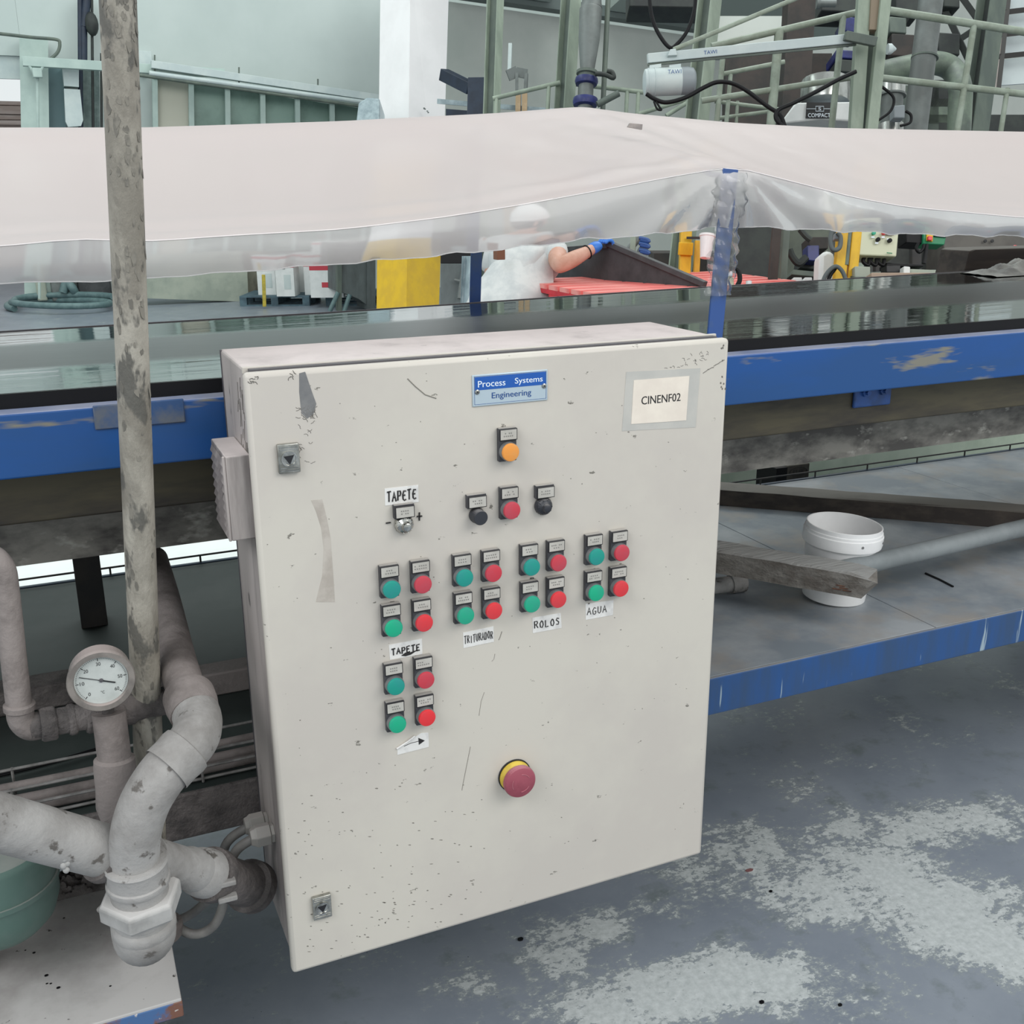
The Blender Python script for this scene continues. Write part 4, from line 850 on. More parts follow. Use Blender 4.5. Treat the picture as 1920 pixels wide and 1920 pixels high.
# ------------------------------------------------------------------ building
m_wall = mat('pale_green_wall', C(190, 199, 196), 0.8, col2=C(182, 192, 189), scale=.5)
m_wallgrey = mat('grey_plaster', C(190, 194, 188), 0.8, col2=C(178, 184, 178), scale=.5)
m_paleg = mat('pale_green_steel', C(180, 197, 190), .6, col2=C(168, 186, 180), scale=3)
m_greenpost = mat('sage_green_steel', C(150, 162, 146), .55, col2=C(128, 140, 126), scale=5, stretch=(1, 1, .3))
m_greendk = mat('dark_sage_steel', C(100, 110, 100), .6, col2=C(84, 94, 88), scale=5, stretch=(1, 1, .3))
m_greenrail = mat('sage_handrail', C(146, 157, 143), .5, col2=C(128, 137, 122), scale=9)
m_duct = mat('grey_duct', C(116, 122, 120), .5, .2, col2=C(96, 100, 98), scale=3)
m_ductgreen = mat('green_duct', C(112, 126, 110), .5, col2=C(84, 94, 86), scale=4)
m_dark = mat('dark_machine_green', C(48, 54, 50), .6, col2=C(34, 38, 38), scale=5)
m_dark2 = mat('dark_brown_panel', C(60, 52, 48), .7, col2=C(44, 42, 40), scale=5)
m_navy = mat('navy_steel', C(36, 48, 66), .5, col2=C(28, 38, 54), scale=6)
m_navyvalve = mat('blue_valve', C(38, 46, 108), .4, col2=C(30, 36, 84), scale=8)
m_white = mat('white_column_paint', C(249, 246, 246), .7, col2=C(243, 240, 240), scale=2)
m_yel1 = mat('yellow_column_paint', C(238, 194, 44), .5, col2=C(228, 184, 52), scale=6)
m_yel = mat('yellow_steel', C(232, 184, 26), .5, col2=C(200, 152, 24), scale=8, lo=.4, hi=.75, stretch=(1, 1, .4))
m_steel = mat('stainless', C(186, 188, 184), .25, .9, col2=C(150, 152, 148), scale=5)
m_light = mat('light_grey_paint', C(196, 206, 204), .5, col2=C(184, 196, 196), scale=4)
m_hoistend = mat('grey_hoist_cap', C(138, 146, 150), .5)
m_concrete = mat('grey_green_low_wall', C(168, 174, 160), .85, col2=C(150, 158, 146), scale=3)
m_brick = mat('outdoor_brickwork', C(208, 190, 184), .9, col2=C(178, 158, 150), scale=3, stretch=(.3, 1, 3))
m_glass1 = mat('green_window_panel', C(126, 150, 140), .35, col2=C(104, 128, 118), scale=1.2)
m_beige = mat('beige_panel', C(186, 184, 170), .6)
m_carton = mat('white_carton', C(226, 228, 226), .6, col2=C(214, 217, 215), scale=5)
m_redband = mat('red_carton_print', C(190, 62, 74), .6)
m_palletb = mat('blue_grey_pallet', C(84, 108, 118), .7, col2=C(66, 86, 96), scale=8)
m_palletr = mat('red_pallet_paint', C(206, 44, 56), .6, col2=C(186, 38, 50), scale=8)
m_palletr2 = mat('pinkish_worn_red_slat', C(234, 150, 142), .6, col2=C(224, 96, 92), scale=6, stretch=(.3, 1, 1))
m_binsteel = mat('grey_bin_steel', C(96, 104, 104), .6, col2=C(78, 84, 84), scale=4, stretch=(1, 1, .4))
m_bindark = mat('black_bin_steel', C(72, 74, 76), .7, .0, col2=C(56, 58, 60), scale=7, dust=C(98, 98, 98), dust_at=1.0)
m_hose = mat('green_grey_hose', C(100, 124, 124), .5, col2=C(84, 108, 110), scale=10)
m_kraft = mat('kraft_cardboard', C(172, 150, 132), .8, col2=C(158, 136, 120), scale=5)
m_creampanel = mat('cream_panel', C(206, 208, 180), .5)
m_gswitch = mat('green_switch_box', C(24, 128, 84), .45)
m_skin = mat('skin', C(206, 162, 144), .5, col2=C(194, 148, 128), scale=12, spec=.3)
m_glove = mat('blue_nitrile', C(52, 118, 206), .4)
m_apron = mat('white_work_clothes', C(216, 218, 216), .7, col2=C(196, 200, 200), scale=9, bump=.3, bscale=14)
m_tee = mat('grey_green_shirt', C(118, 122, 112), .8)
m_cap = mat('white_cap', C(228, 228, 226), .7)
m_hair = mat('dark_hair', C(60, 48, 42), .7)
m_trous = mat('dark_trousers', C(62, 66, 76), .8)
m_cloth = mat('grey_rag', C(176, 178, 174), .9, col2=C(140, 142, 140), scale=12)
m_frame = mat('dark_window_frame', C(48, 46, 44), .6)
m_bag = mat('clear_bag', C(170, 186, 190), .3, col2=C(140, 156, 162), scale=8)

def st(o, label=None): return tag(o, label=label, kind='structure')
WY = 16.0
o1 = at(42, 105, Y=WY); 
wl = MB(); 
wl.box2((o1.x, WY, -.05), (13.5, WY + .25, 9)); wl.build('wall_back', m_wall, None, smooth=0); st(bpy.data.objects['wall_back'])
st(MB().box2((13.502, WY, -.05), (24, WY + .25, 9)).build('wall_far', m_wallgrey, None, smooth=0))
hd = MB(); hd.box2((-6.5, WY, o1.z), (o1.x - .002, WY + .25, 9)); st(hd.build('wall_header', m_wall, None, smooth=0))
st(MB().box2((-14, WY, -.05), (-6.502, WY + .25, 9)).build('wall_left', m_wall, None, smooth=0))
sh = MB(); sh.box2((-6.5, WY + .05, o1.z - .30), (o1.x, WY + .12, o1.z - .002)); st(sh.build('trim_1', m_light, None, smooth=0))
# brick wall outdoors, seen through the doorway
bw = thing('brick_wall', (-4, 23, 0), 'brown brick wall outdoors beyond the bright doorway', 'wall')
zt = at(20, 190, Y=23).z
MB().box2((-14, 23, 0), (2.0, 23.3, zt)).build('masonry', m_brick, bw, smooth=0)
zc = [at(20, y, Y=22.98).z for y in (190, 199, 216, 226, 236)]
for k in range(4):
    MB().box2((-14, 22.94 - .02 * (k % 2), zc[k + 1] + .02), (1.5, 22.99, zc[k])).build('brick_course', m_brick, bw, smooth=0)
# grey wall right of the column and the roof above it
g1 = at(836, 0, Y=15.6); 
gw = MB(); gw.prism([at(800, 620, Y=15.6), at(1500, 620, Y=15.6), at(1500, 96, Y=15.6), at(800, -3, Y=15.6)], (0, .2, 0)); st(gw.build('wall_right', m_wallgrey, None, smooth=0))
gut = MB(); gut.prism([at(830, -4, Y=15.5), at(1500, 90, Y=15.5), at(1500, 70, Y=15.5), at(830, -24, Y=15.5)], (0, -.35, 0)); st(gut.build('trim_2', mat('gutter_steel', C(92, 102, 100), .6), None, smooth=0))
m_roof = mat('roof_lining', C(150, 160, 154), .8)
def roofslab(n, xa_, xb_):
    def ln(x): return -24 + (x - 830) * (94 / 670.0)
    a, b = at(xa_, ln(xa_), Y=15.1), at(xb_, ln(xb_), Y=15.1); up = Vector((0, -7, 1.9))
    m = MB(); m.prism([a, b, b + up, a + up], (0, .02, .12)); return st(m.build(n, m_roof, None, smooth=0))
roofslab('ceiling', 700, 1032); roofslab('ceiling_panel', 1140, 1560)
# left wall fittings
def slab(name, px0, px1, Y, th, m, label, cat, parent=None, bevel=.004):
    a = at(px0[0], px0[1], Y=Y); b = at(px1[0], px1[1], Y=Y)
    o = MB().box2((a.x, Y, b.z), (b.x, Y + th, a.z)).build(name, m, parent, bevel=bevel)
    return tag(o, label, cat) if parent is None else o
def strip(pts, Y, th, m, name, label=None, cat=None, parent=None):
    o = MB().prism([at(x, y, Y=Y) for x, y in pts], (0, th, 0)).build(name, m, parent, smooth=0)
    return tag(o, label, cat) if parent is None else o
strip([(36, 68), (90, 72), (96, 560), (46, 560)], 15.6, .3, m_paleg, 'door_column', 'pale green steel column beside the bright doorway', 'column')
strip([(90, 122), (124, 124), (124, 560), (96, 560)], 15.8, .15, mat('slate_panel', C(98, 122, 126), .6), 'wall_panel', 'slate grey panel on the wall between column and meter box', 'panel')
mbx = thing('meter_box', at(134, 240, Y=15.6), 'pale wall box with rounded heater below it near the doorway', 'box')
strip([(117, 125), (148, 127), (148, 163), (120, 161)], 15.55, .3, m_light, 'upper_box', parent=mbx)
strip([(120, 166), (150, 168), (156, 225), (152, 236), (128, 238), (123, 228)], 15.55, .3, m_light, 'lower_box', parent=mbx)
dp = thing('dark_pipe_bundle', at(165, 240, Y=15.5), 'dark vertical service pipes and cables on the wall behind the pole', 'pipes')
for (a, b, r_) in (((150, -10), (153, 560), .035), ((163, -10), (158, 50), .06), ((172, -10), (178, 560), .02), ((190, 100), (192, 560), .018), ((157, 40), (157, 120), .05)):
    MB().cyl(at(*a, Y=15.75), at(*b, Y=15.75), r_, n=10).build('service_pipe', m_navy if r_ > .03 else m_dark, dp)
MB().ball(at(172, 45, Y=15.7), (.09, .08, .16), 12, 8).build('junction_boot', m_dark, dp)
strip([(155, 130), (186, 133), (190, 560), (160, 560)], 15.88, .1, mat('blocky_render', C(130, 146, 142), .8, col2=C(104, 120, 118), scale=6), 'backing', parent=dp)
# channel and cable tray running along the wall
ch = thing('wall_channel', at(300, 140, Y=15.3), 'pale green cable channel and pipes running along the back wall', 'cable channel')
MB().bar(at(42, 115, Y=15.4), at(420, 138, Y=15.4), .14, .12).build('channel', m_paleg, ch, bevel=.004)
MB().bar(at(283, 121, Y=15.3), at(720, 186, Y=15.3), .16, .10).build('channel', m_light, ch, bevel=.004)
MB().cyl(at(280, 137, Y=15.25), at(720, 196, Y=15.25), .035, n=10).build('conduit', m_light, ch)
MB().cyl(at(262, 141, Y=15.25), at(720, 205, Y=15.25), .025, n=10).build('conduit', m_greendk, ch)
for x, y in ((290, 103), (448, 126), (596, 148)): MB().cyl(at(x, y, Y=15.3), at(x, y + 34, Y=15.3), .012, n=6).build('hanger', m_greendk, ch)
MB().tube(spline([at(-10, 62, Y=15.4), at(60, 70, Y=15.4), at(105, 74, Y=15.4), at(112, 82, Y=15.4), at(108, 98, Y=15.4), at(92, 113, Y=15.4)], 8), .022, 8).build('loose_cable', m_greendk, ch)
for a, b in (((50, 115), (68, 145)), ((84, 115), (72, 145)), ((70, 140), (74, 560))): MB().cyl(at(*a, Y=15.35), at(*b, Y=15.35), .02, n=8).build('support_arm', m_paleg, ch)
MB().box(at(70, 137, Y=15.3), (.12, .1, .12)).build('lamp_box', m_paleg, ch, bevel=.01)
slab('switch_cabinet', (258, 95), (287, 131), 15.7, .32, m_light, 'small pale wall cabinet just right of the pole', 'box')
# glazed band
wb = thing('window_1', at(490, 240, Y=15.7), 'band of green glass panels with pale mullions along the back wall', 'window'); wb['kind'] = 'structure'
def topy(x): return 143 + (x - 290) * (205 - 143) / 430.0
xs_ = [290, 358, 426, 492, 557, 622, 690, 740]
for i in range(len(xs_) - 1):
    strip([(xs_[i] + 3, topy(xs_[i]) + 4), (xs_[i + 1] - 3, topy(xs_[i + 1]) + 4), (xs_[i + 1] - 2, 470), (xs_[i] + 4, 470)], 15.85, .05, m_glass1 if i else m_beige, 'glass_panel', parent=wb)
for x in xs_: MB().bar(at(x, topy(x), Y=15.8), at(x + 4, 470, Y=15.8), .075, .08, (0, 1, 0)).build('mullion', m_paleg, wb, bevel=.004)
MB().bar(at(286, topy(286), Y=15.78), at(745, topy(745), Y=15.78), .10, .05).build('top_rail', m_paleg, wb)
# low wall near the floor on the left
lw = at(470, 564, Z=0); l2 = at(150, 556, Z=0)
strip([(236, 470), (462, 470), (466, 566), (236, 558)], 14.85, .3, m_concrete, 'low_wall', 'pale green grey low wall at the floor behind the cartons', 'wall')
strip([(462, 470), (520, 470), (520, 560), (462, 563)], 15.2, .2, mat('stained_plaster', C(150, 148, 132), .9, col2=C(96, 96, 86), scale=4, stretch=(1, 1, .4)), 'stained_pier', 'stained plaster pier beside the carton pallet', 'wall')
tag(MB().bar(at(494, 515, Y=13.7), at(496, 575, Y=13.7), .045, .045).build('bollard', mat('worn_yellow', C(206, 184, 70), .6, col2=C(176, 160, 70), scale=20), None, bevel=.005), 'thin worn yellow bollard in front of the carton pallet', 'bollard')

# ------------------------------------------------------------------ white and yellow column
cl_ = thing('building_column', at(765, 583, Z=0), 'big square column, white above and yellow below, behind the belt', 'column')
def colpart(y0, y1, m, name):
    def ed(x0, x1, y): return x0 + (x1 - x0) * y / 580.0
    d0, d1 = 12.8, 12.35
    pts = []
    for y in (y0, y1):
        L0 = at(ed(713, 706, y), y, d=d0); Mi = at(ed(769, 762, y), y, d=d1); Rr = at(ed(841, 823, y), y, d=d0 - .05); Bk = L0 + (Rr - Mi)
        pts.append([L0, Mi, Rr, Bk])
    vs = pts[0] + pts[1]; MB().add(vs, [(0, 1, 2, 3), (7, 6, 5, 4)] + [(i, 4 + i, 4 + (i + 1) % 4, (i + 1) % 4) for i in range(4)]).build(name, m, cl_, smooth=0)
colpart(-60, 448, m_white, 'white_shaft'); colpart(448, 596, m_yel1, 'yellow_base')
mm = MB()
for k in range(5): mm.ball(at(797 + rg.uniform(-5, 6), 206 + rg.uniform(-4, 5), d=12.42), (.012, .012, .008), 6, 4)
tag(mm.build('paint_scuff', m_duct, cl_), kind='stuff')

# ------------------------------------------------------------------ floor-standing background, left
def tofloor(A, B):
    t = (B - A).normalized(); return B + t * (B.z / -t.z)
# hose coil
hc = []
for k in range(60):
    t = k / 59 * 3.1 * PI; r_ = 1 - .05 * k / 60; cx_ = 112 + (0 if k < 40 else 12); hc.append(at(cx_ + 98 * r_ * math.cos(t + 2.6), 581 + 9 * r_ * math.sin(t + 2.6), Z=0) + Vector((0, 0, .05 + .12 * k / 60)))
tag(MB().tube(hc, .045, 10).build('hose_coil', m_hose, None, smooth=60), 'thick green grey hose coiled on the far floor at the left', 'hose')
fm = thing('floor_machine', at(145, 552, Z=0), 'low dark machine on the far floor behind the coiled hose', 'machine')
dz = at(145, 571, Z=0); 
for (x0, y0, x1, y1, m, nme) in ((62, 500, 90, 564, m_concrete, 'pale_leg'), (90, 500, 140, 564, m_duct, 'grey_cover'), (142, 500, 212, 566, m_bindark, 'dark_tank')):
    a = at(x0, y0, Y=dz.y); b = at(x1, y1, Y=dz.y); MB().box2((a.x, dz.y, b.z), (b.x, dz.y + .5, a.z)).build(nme, m, fm, bevel=.02)
MB().tube(spline([at(118, 548, Y=dz.y - .1), at(125, 530, Y=dz.y - .1), at(140, 548, Y=dz.y - .1), at(128, 560, Z=.05)], 8), .06, 10).build('hose_stub', m_hose, fm, smooth=60)
# pallets and cartons
def make_pallet(name, label, loc, m_slat, m_block, rot, L=1.2, Wd=.8, nsl=7, group=None, H=.144):
    r = thing(name, (0, 0, 0), label, 'pallet', group)
    s = MB().box2((-L / 2, -.05, H - .022), (L / 2, .05, H)); proto = s.build('slat', m_slat, r, smooth=0)
    ys = [(-Wd / 2 + .05) + (Wd - .1) * k / (nsl - 1) for k in range(nsl)]
    proto.location = (0, ys[0], 0)
    for y in ys[1:]: c = proto.copy(); COL.objects.link(c); c.location = (0, y, 0)
    for x in (-L / 2 + .05, 0, L / 2 - .05):
        MB().box2((x - .05, -Wd / 2, H - .044), (x + .05, Wd / 2, H - .0225)).build('cross_board', m_block, r, smooth=0)
        for y in (-Wd / 2 + .05, 0, Wd / 2 - .05): MB().box2((x - .05, y - .05, .022), (x + .05, y + .05, H - .0445)).build('block', m_block, r, smooth=0)
    for y in (-Wd / 2 + .05, 0, Wd / 2 - .05): MB().box2((-L / 2, y - .05, 0), (L / 2, y + .05, .0215)).build('bottom_board', m_block, r, smooth=0)
    r.location = loc; r.rotation_euler = (0, 0, rot); return r
pA = at(530, 574, Z=0); pB = at(690, 578, Z=0)
ROTB = -.42
make_pallet('pallet', 'blue grey wooden pallet under the two separate cartons', pA + Vector((.08, .45, 0)), m_palletb, m_palletb, ROTB, 1.0, .9)
make_pallet('pallet', 'blue grey wooden pallet under the close row of cartons, behind the grey bin', pB + Vector((.30, .80, 0)), m_palletb, m_palletb, ROTB, 1.2, 1.0)
def carton(c, w, d, h, rot, label, window=True):
    r = thing('carton', c, label, 'carton', 'white cartons with red print')
    R = Matrix.Rotation(rot, 3, 'Z'); c = Vector(c)
    def bx(lo, hi, m, n): 
        lo = Vector(lo); hi = Vector(hi); MB().box(c + R @ ((lo + hi) / 2), hi - lo, R).build(n, m, r, smooth=0)
    bx((-w / 2, -d / 2, 0), (w / 2, d / 2, h), m_carton, 'box')
    bx((-w / 2 - .002, -d / 2 - .002, h * .80), (w / 2 + .002, d / 2 + .002, h * .93), m_redband, 'red_band')
    if window: bx((-w * .05, -d / 2 - .003, h * .2), (w * .32, -d / 2 - .001, h * .6), m_light, 'print_panel'); bx((-w * .12, -d / 2 - .004, h * .76), (w * .05, -d / 2 - .001, h * .79), m_ink, 'hand_hole')
    else: bx((-w * .15, -d / 2 - .003, h * .3), (w * .4, -d / 2 - .001, h * .45), m_redband, 'red_label')
    return r
lv = .144
for (x, y, lb, wn) in ((510, 553, 'white carton with red band nearest the yellow bollard', 1), (545, 556, 'white carton with red band beside a dark gap, second from the bollard', 1)):
    P = at(x, y, Z=lv); carton(P + Vector((.02, .22, 0)), .26, .38, .50, ROTB, lb)
P0 = at(604, 559, Z=lv); Rm = Matrix.Rotation(ROTB, 3, 'Z')
for k, lb in enumerate(('white carton with red label at the front of the close row by the grey bin', 'second white carton back in the close row by the grey bin', 'third white carton back in the close row, furthest from the bin')):
    carton(P0 + Vector((.16, .2, 0)) + Rm @ Vector((-.30 * k * .55 - .0, .42 * k, 0)), .46, .38, .50 if k else .47, ROTB, lb, False)
carton(P0 + Vector((.16, .2, .474)) + Rm @ Vector((.12, .2, 0)), .5, .36, .4, ROTB, 'white carton stacked on top of the close row', False)
# grey hopper bin on legs
hb = thing('hopper_bin', at(680, 583, Z=0), 'dull grey steel hopper bin on legs left of the yellow column', 'bin')
Yb = at(690, 583, Z=0).y
strip([(634, 440), (688, 440), (688, 572), (672, 560), (636, 546)], Yb, .6, m_binsteel, 'bin_wall', parent=hb)
strip([(688, 440), (704, 440), (704, 580), (688, 580)], Yb - .02, .5, m_binsteel, 'corner_post', parent=hb)
strip([(633, 440), (641, 440), (641, 583), (633, 583)], Yb - .04, .1, m_greendk, 'leg', parent=hb)
for a, b in (((634, 548), (618, 584)), ((656, 552), (645, 584))): MB().cyl(at(*a, Y=Yb - .05), at(*b, Y=Yb - .05), .03, n=10).build('brace', m_hose, hb)

# ------------------------------------------------------------------ mezzanine steelwork, right
def hbeam(name, A, B, w, h, ang, m, label, m2=None, cat='post'):
    A = Vector(A); B = tofloor(A, Vector(B)); r = thing(name, B, label, cat); t = (A - B).normalized(); ux = Matrix.Rotation(ang, 3, t) @ (AX - t * AX.dot(t)).normalized(); uy = t.cross(ux)
    for s in (-1, 1): MB().bar(A + uy * s * h / 2, B + uy * s * h / 2, w, .012, uy).build('flange', m, r, smooth=0)
    MB().bar(A, B, .010, h - .012, uy).build('web', m2 or m, r, smooth=0); return r
hbeam('steel_post', at(930, -40, d=10.5), at(922, 205, d=10.5), .10, .13, .9, m_greenpost, 'slim sage green steel post beside the navy beam', m_greendk)
hbeam('steel_post', at(1073, -40, d=9.2), at(1058, 200, d=9.2), .11, .14, .6, m_greenpost, 'sage green steel post left of the tapered grey chute', m_greendk)
hbeam('steel_post', at(1335, -40, d=7.2), at(1306, 225, d=7.2), .11, .11, .75, m_greenpost, 'sage green steel post crossing behind the hoist arm', m_greendk)
# big jib mast, made of two channels
js = thing('jib_mast', tofloor(at(1640, 0, d=6.2), at(1620, 240, d=6.2)), 'thick sage green jib mast carrying the white hoist arm', 'mast')
for (a, b, w_, m, nme, dd) in (((1621, -30), (1604, 240), .075, m_greenpost, 'left_channel', 6.2), ((1662, -30), (1634, 240), .060, m_greenpost, 'right_channel', 6.15), ((1640, -30), (1620, 240), .05, m_greendk, 'web', 6.26), ((1641, -30), (1636, 60), .055, mat('brown_channel', C(132, 118, 100), .6), 'slide_rail', 6.18)):
    A = at(*a, d=dd); B = at(*b, d=dd); B = tofloor(A, B) if nme != 'slide_rail' else B
    MB().bar(A, B, w_, .06, AZ).build(nme, m, js, bevel=.003)
MB().bar(at(1584, 67, d=6.05), at(1642, 79, d=6.05), .055, .05).build('arm_bracket', m_greendk, js, bevel=.004)
MB().lathe(at(1664, 92, d=6.05), AX, [(0, .03), (.02, .03), (.05, .005)], 14).build('stop_screw', m_light, js)
# hoist arm
ho = thing('jib_hoist', at(1400, 95, d=6.1), 'white jib hoist arm with lettered beam and drum motor', 'hoist')
hA = at(1214, 110, d=6.1); hB = at(1604, 72, d=6.1); hd_ = (hB - hA).normalized(); hu = (Vector((0, 0, 1)) - hd_ * hd_.z).normalized(); hn = hd_.cross(hu); hn = hn if hn.dot(AZ) < 0 else -hn
MB().bar(hA, hB, .05, .052, hu).build('beam', m_light, ho, bevel=.004)
text('lettering', 'TAWI', hA.lerp(hB, .298) + hn * .0262, hd_, hu, .076, .020, m_navyprint, ho, .0)
MB().bar(hA + hu * -.034, hB + hu * -.034, .03, .012, hu).build('track_slot', m_greendk, ho)
MB().prism([at(1252, 104, d=6.05), at(1257, 92, d=6.05), at(1267, 91, d=6.05), at(1270, 103, d=6.05)], AZ * .05).build('tie_lug', m_light, ho, bevel=.002)
MB().cyl(at(1263, 93, d=6.08), at(1500, -6, d=6.08), .013, n=12).build('tie_rod', m_greenrail, ho)
for x in (1229, 1266): MB().prism([at(x - 11, 122, d=6.08), at(x + 11, 119, d=6.08), at(x + 11, 126, d=6.08), at(x - 11, 129, d=6.08)], AZ * .03).build('trolley', m_light, ho, bevel=.002)
dA = at(1207, 155, d=6.1); dB = at(1303, 151, d=6.1); dx = (dB - dA).normalized(); LL = (dB - dA).length
MB().lathe(dA, dx, [(0, .055), (.006, .072), (.022, .075), (.022, .078), (.028, .078), (.028, .076), (.06, .076), (.06, .079), (.066, .079), (.066, .077), (LL * .72, .077), (LL * .72, .03)], 32).build('drum', m_light, ho)
MB().lathe(dA + dx * LL * .72, dx, [(0, .0768), (.04, .077), (LL * .24, .070), (LL * .28, .055)], 32).build('end_cap', m_hoistend, ho)
nz = (-AZ - dx * (-AZ).dot(dx)).normalized(); text('lettering', 'TAWI', dA + dx * .165 + nz * .0815 + Vector((0, 0, .022)), dx, Vector((0, 0, 1)), .078, .022, m_navyprint, ho, .0)
def wire(name, pts, d, r_, label, m=None):
    return tag(MB().tube(spline([at(x, y, d=d) for x, y in pts], 8), r_, 8).build(name, m or m_rubber, None, smooth=60), label, 'cable')
wire('hoist_cable', [(1212, 176), (1228, 186), (1250, 192), (1285, 183), (1320, 164), (1345, 154), (1372, 156), (1400, 170), (1440, 200), (1462, 215), (1472, 238)], 6.0, .012, 'thick black hose drooping from the hoist drum across the railing')
wire('hoist_cable', [(1470, 240), (1455, 222), (1460, 206), (1490, 192), (1530, 172), (1570, 150), (1605, 134)], 5.9, .012, 'black hose rising from the white sifter toward the mast')
wire('hoist_cable', [(1216, -20), (1222, 30), (1236, 65), (1256, 89), (1272, 80), (1290, 55), (1302, 18), (1305, -20)], 6.4, .012, 'black cable loop hanging above the hoist arm')
wire('hoist_cable', [(1228, 186), (1236, 200), (1240, 206), (1232, 204), (1226, 190)], 6.0, .006, 'small loop of thin wire under the hoist drum')
# near railing
rl = thing('railing', at(1460, 235, d=6.5), 'sage green tube railing behind the hoist arm', 'railing')
for a, b, d_, r_ in (((1334, 87), (1612, 22), 6.5, .020), ((1315, 189), (1604, 144), 6.5, .018), ((1355, 139), (1471, 116), 7.4, .016), ((1340, 190), (1460, 205), 7.6, .014), ((1345, 222), (1450, 208), 7.6, .014)): MB().cyl(at(*a, d=d_), at(*b, d=d_), r_, n=12).build('rail', m_greenrail, rl)
for a, b, d_, r_ in (((1355, 108), (1342, 250), 6.5, .017), ((1461, 58), (1444, 250), 6.5, .028), ((1581, 31), (1558, 250), 6.5, .020), ((1370, 140), (1361, 240), 7.4, .015), ((1383, 190), (1380, 240), 7.6, .012)): MB().cyl(at(*a, d=d_), at(*b, d=d_), r_, n=12).build('upright', m_greenrail, rl)
r2_ = thing('railing', at(1830, 250, d=6.6), 'sage green tube railing in front of the big duct at upper right', 'railing')
for a, b, d_, r_ in (((1668, 20), (1960, 66), 6.6, .024), ((1652, 146), (1960, 181), 6.6, .021)): MB().cyl(at(*a, d=d_), at(*b, d=d_), r_, n=12).build('rail', m_greenrail, r2_)
for a, b, d_, r_ in (((1827, 42), (1792, 262), 6.6, .020), ((1889, 166), (1874, 262), 6.6, .016)): MB().cyl(at(*a, d=d_), at(*b, d=d_), r_, n=12).build('upright', m_greenrail, r2_)
r3_ = thing('railing', at(1040, 205, d=9.2), 'far thin grey railing running past the chute', 'railing')
for a, b in (((924, 185), (1050, 155)), ((1074, 157), (1206, 173)), ((1197, 214), (1306, 180)), ((1249, 217), (1308, 180))): MB().cyl(at(*a, d=9.2), at(*b, d=9.2), .020, n=10).build('rail', m_greenpost, r3_)
for x, y in ((931, 184), (1029, 160), (1088, 160), (1176, 170), (1197, 172)): MB().cyl(at(x, y, d=9.2), at(x - 3, y + 60, d=9.2), .018, n=10).build('upright', m_greenpost, r3_)
# chute with blue valves
cz = thing('feed_chute', at(1098, 215, d=8.8), 'tapered grey feed chute ending in blue ringed valves', 'chute')
def vlathe(px, pts, d_, m, nme, par, n=24):
    P = at(px[0], px[1], d=d_); Q = at(px[2], px[3], d=d_); k = ppm(P); ax = Q - P
    return MB().lathe(P, ax, [(t * ax.length, r_ / k) for t, r_ in pts], n).build(nme, m, par)
vlathe((1110, -20, 1109, 16), [(0, 17), (.7, 18.5), (1, 20)], 8.8, m_duct, 'upper_neck', cz)
vlathe((1108, 16, 1101, 134), [(0, 20.5), (.02, 21.5), (.5, 20), (1, 13)], 8.8, m_duct, 'cone', cz)
vlathe((1101, 133, 1100, 146), [(0, 14), (.1, 20), (.5, 20), (.6, 16), (1, 16)], 8.8, m_greendk, 'flange', cz)
vlathe((1100, 146, 1099, 160), [(0, 15), (.1, 21), (.5, 22), (.9, 20), (1, 15)], 8.8, m_navyvalve, 'blue_valve', cz)
vlathe((1099, 160, 1098, 186), [(0, 14), (1, 14)], 8.8, m_duct, 'spool', cz)
vlathe((1098, 184, 1097, 200), [(0, 15), (.1, 23), (.5, 24), (.9, 22), (1, 15)], 8.8, m_navyvalve, 'blue_valve', cz)
vlathe((1097, 200, 1094, 330), [(0, 14), (1, 14)], 8.8, m_duct, 'spool', cz)
MB().tube(spline([at(1116, 138, d=8.7), at(1135, 140, d=8.7), at(1150, 146, d=8.7), at(1148, 136, d=8.7), at(1138, 133, d=8.7)], 6), .02, 8).build('handle', m_dark, cz, smooth=60)
MB().cyl(at(1120, 196, d=8.7), at(1160, 175, d=8.7), .028, n=10).build('strut', m_greendk, cz)
tag(MB().cyl(at(1141, -20, d=8.9), at(1129, 230, d=8.9), .022, n=10).build('thin_pipe', m_greendk), 'thin vertical dark pipe right of the feed chute', 'pipe')
# wall duct, timbers, navy beam
wd = thing('wall_duct', at(970, 205, d=12), 'small bent grey duct on the wall above two timber props', 'duct')
MB().bar(at(957, 82, d=12.2), at(955, 136, d=12.2), .04, .04).build('duct_riser', m_light, wd)
MB().bar(at(952, 142, d=12.1), at(970, 134, d=12.1), .06, .12).build('duct_hood', m_duct, wd)
MB().bar(at(968, 135, d=12.1), at(988, 139, d=12.1), .06, .10).build('duct_hood', m_duct, wd)
MB().bar(at(969, 138, d=12.1), at(969, 178, d=12.1), .035, .06).build('duct_leg', m_duct, wd); MB().bar(at(987, 138, d=12.1), at(985, 178, d=12.1), .035, .06).build('duct_leg', m_duct, wd)
for i, x in enumerate((972, 984)): tag(MB().bar(at(x, 176, d=11.5), tofloor(at(x, 176, d=11.5), at(x - 1, 230, d=11.5)), .055, .06).build('timber_prop', mat('raw_timber', C(190, 166, 136), .8, col2=C(170, 146, 116), scale=6)), ('left raw timber prop under the small wall duct', 'right raw timber prop under the small wall duct')[i], 'timber')
nb = thing('navy_frame', at(895, 210, d=11), 'navy blue steel beam and stub column right of the white column', 'beam')
MB().bar(at(832, 140, d=11.3), at(884, 166, d=11.0), .11, .12).build('sloping_beam', m_navy, nb, bevel=.005)
MB().bar(at(897, 150, d=11), tofloor(at(897, 150, d=11), at(895, 230, d=11)), .20, .15).build('stub_column', m_navy, nb, bevel=.005)
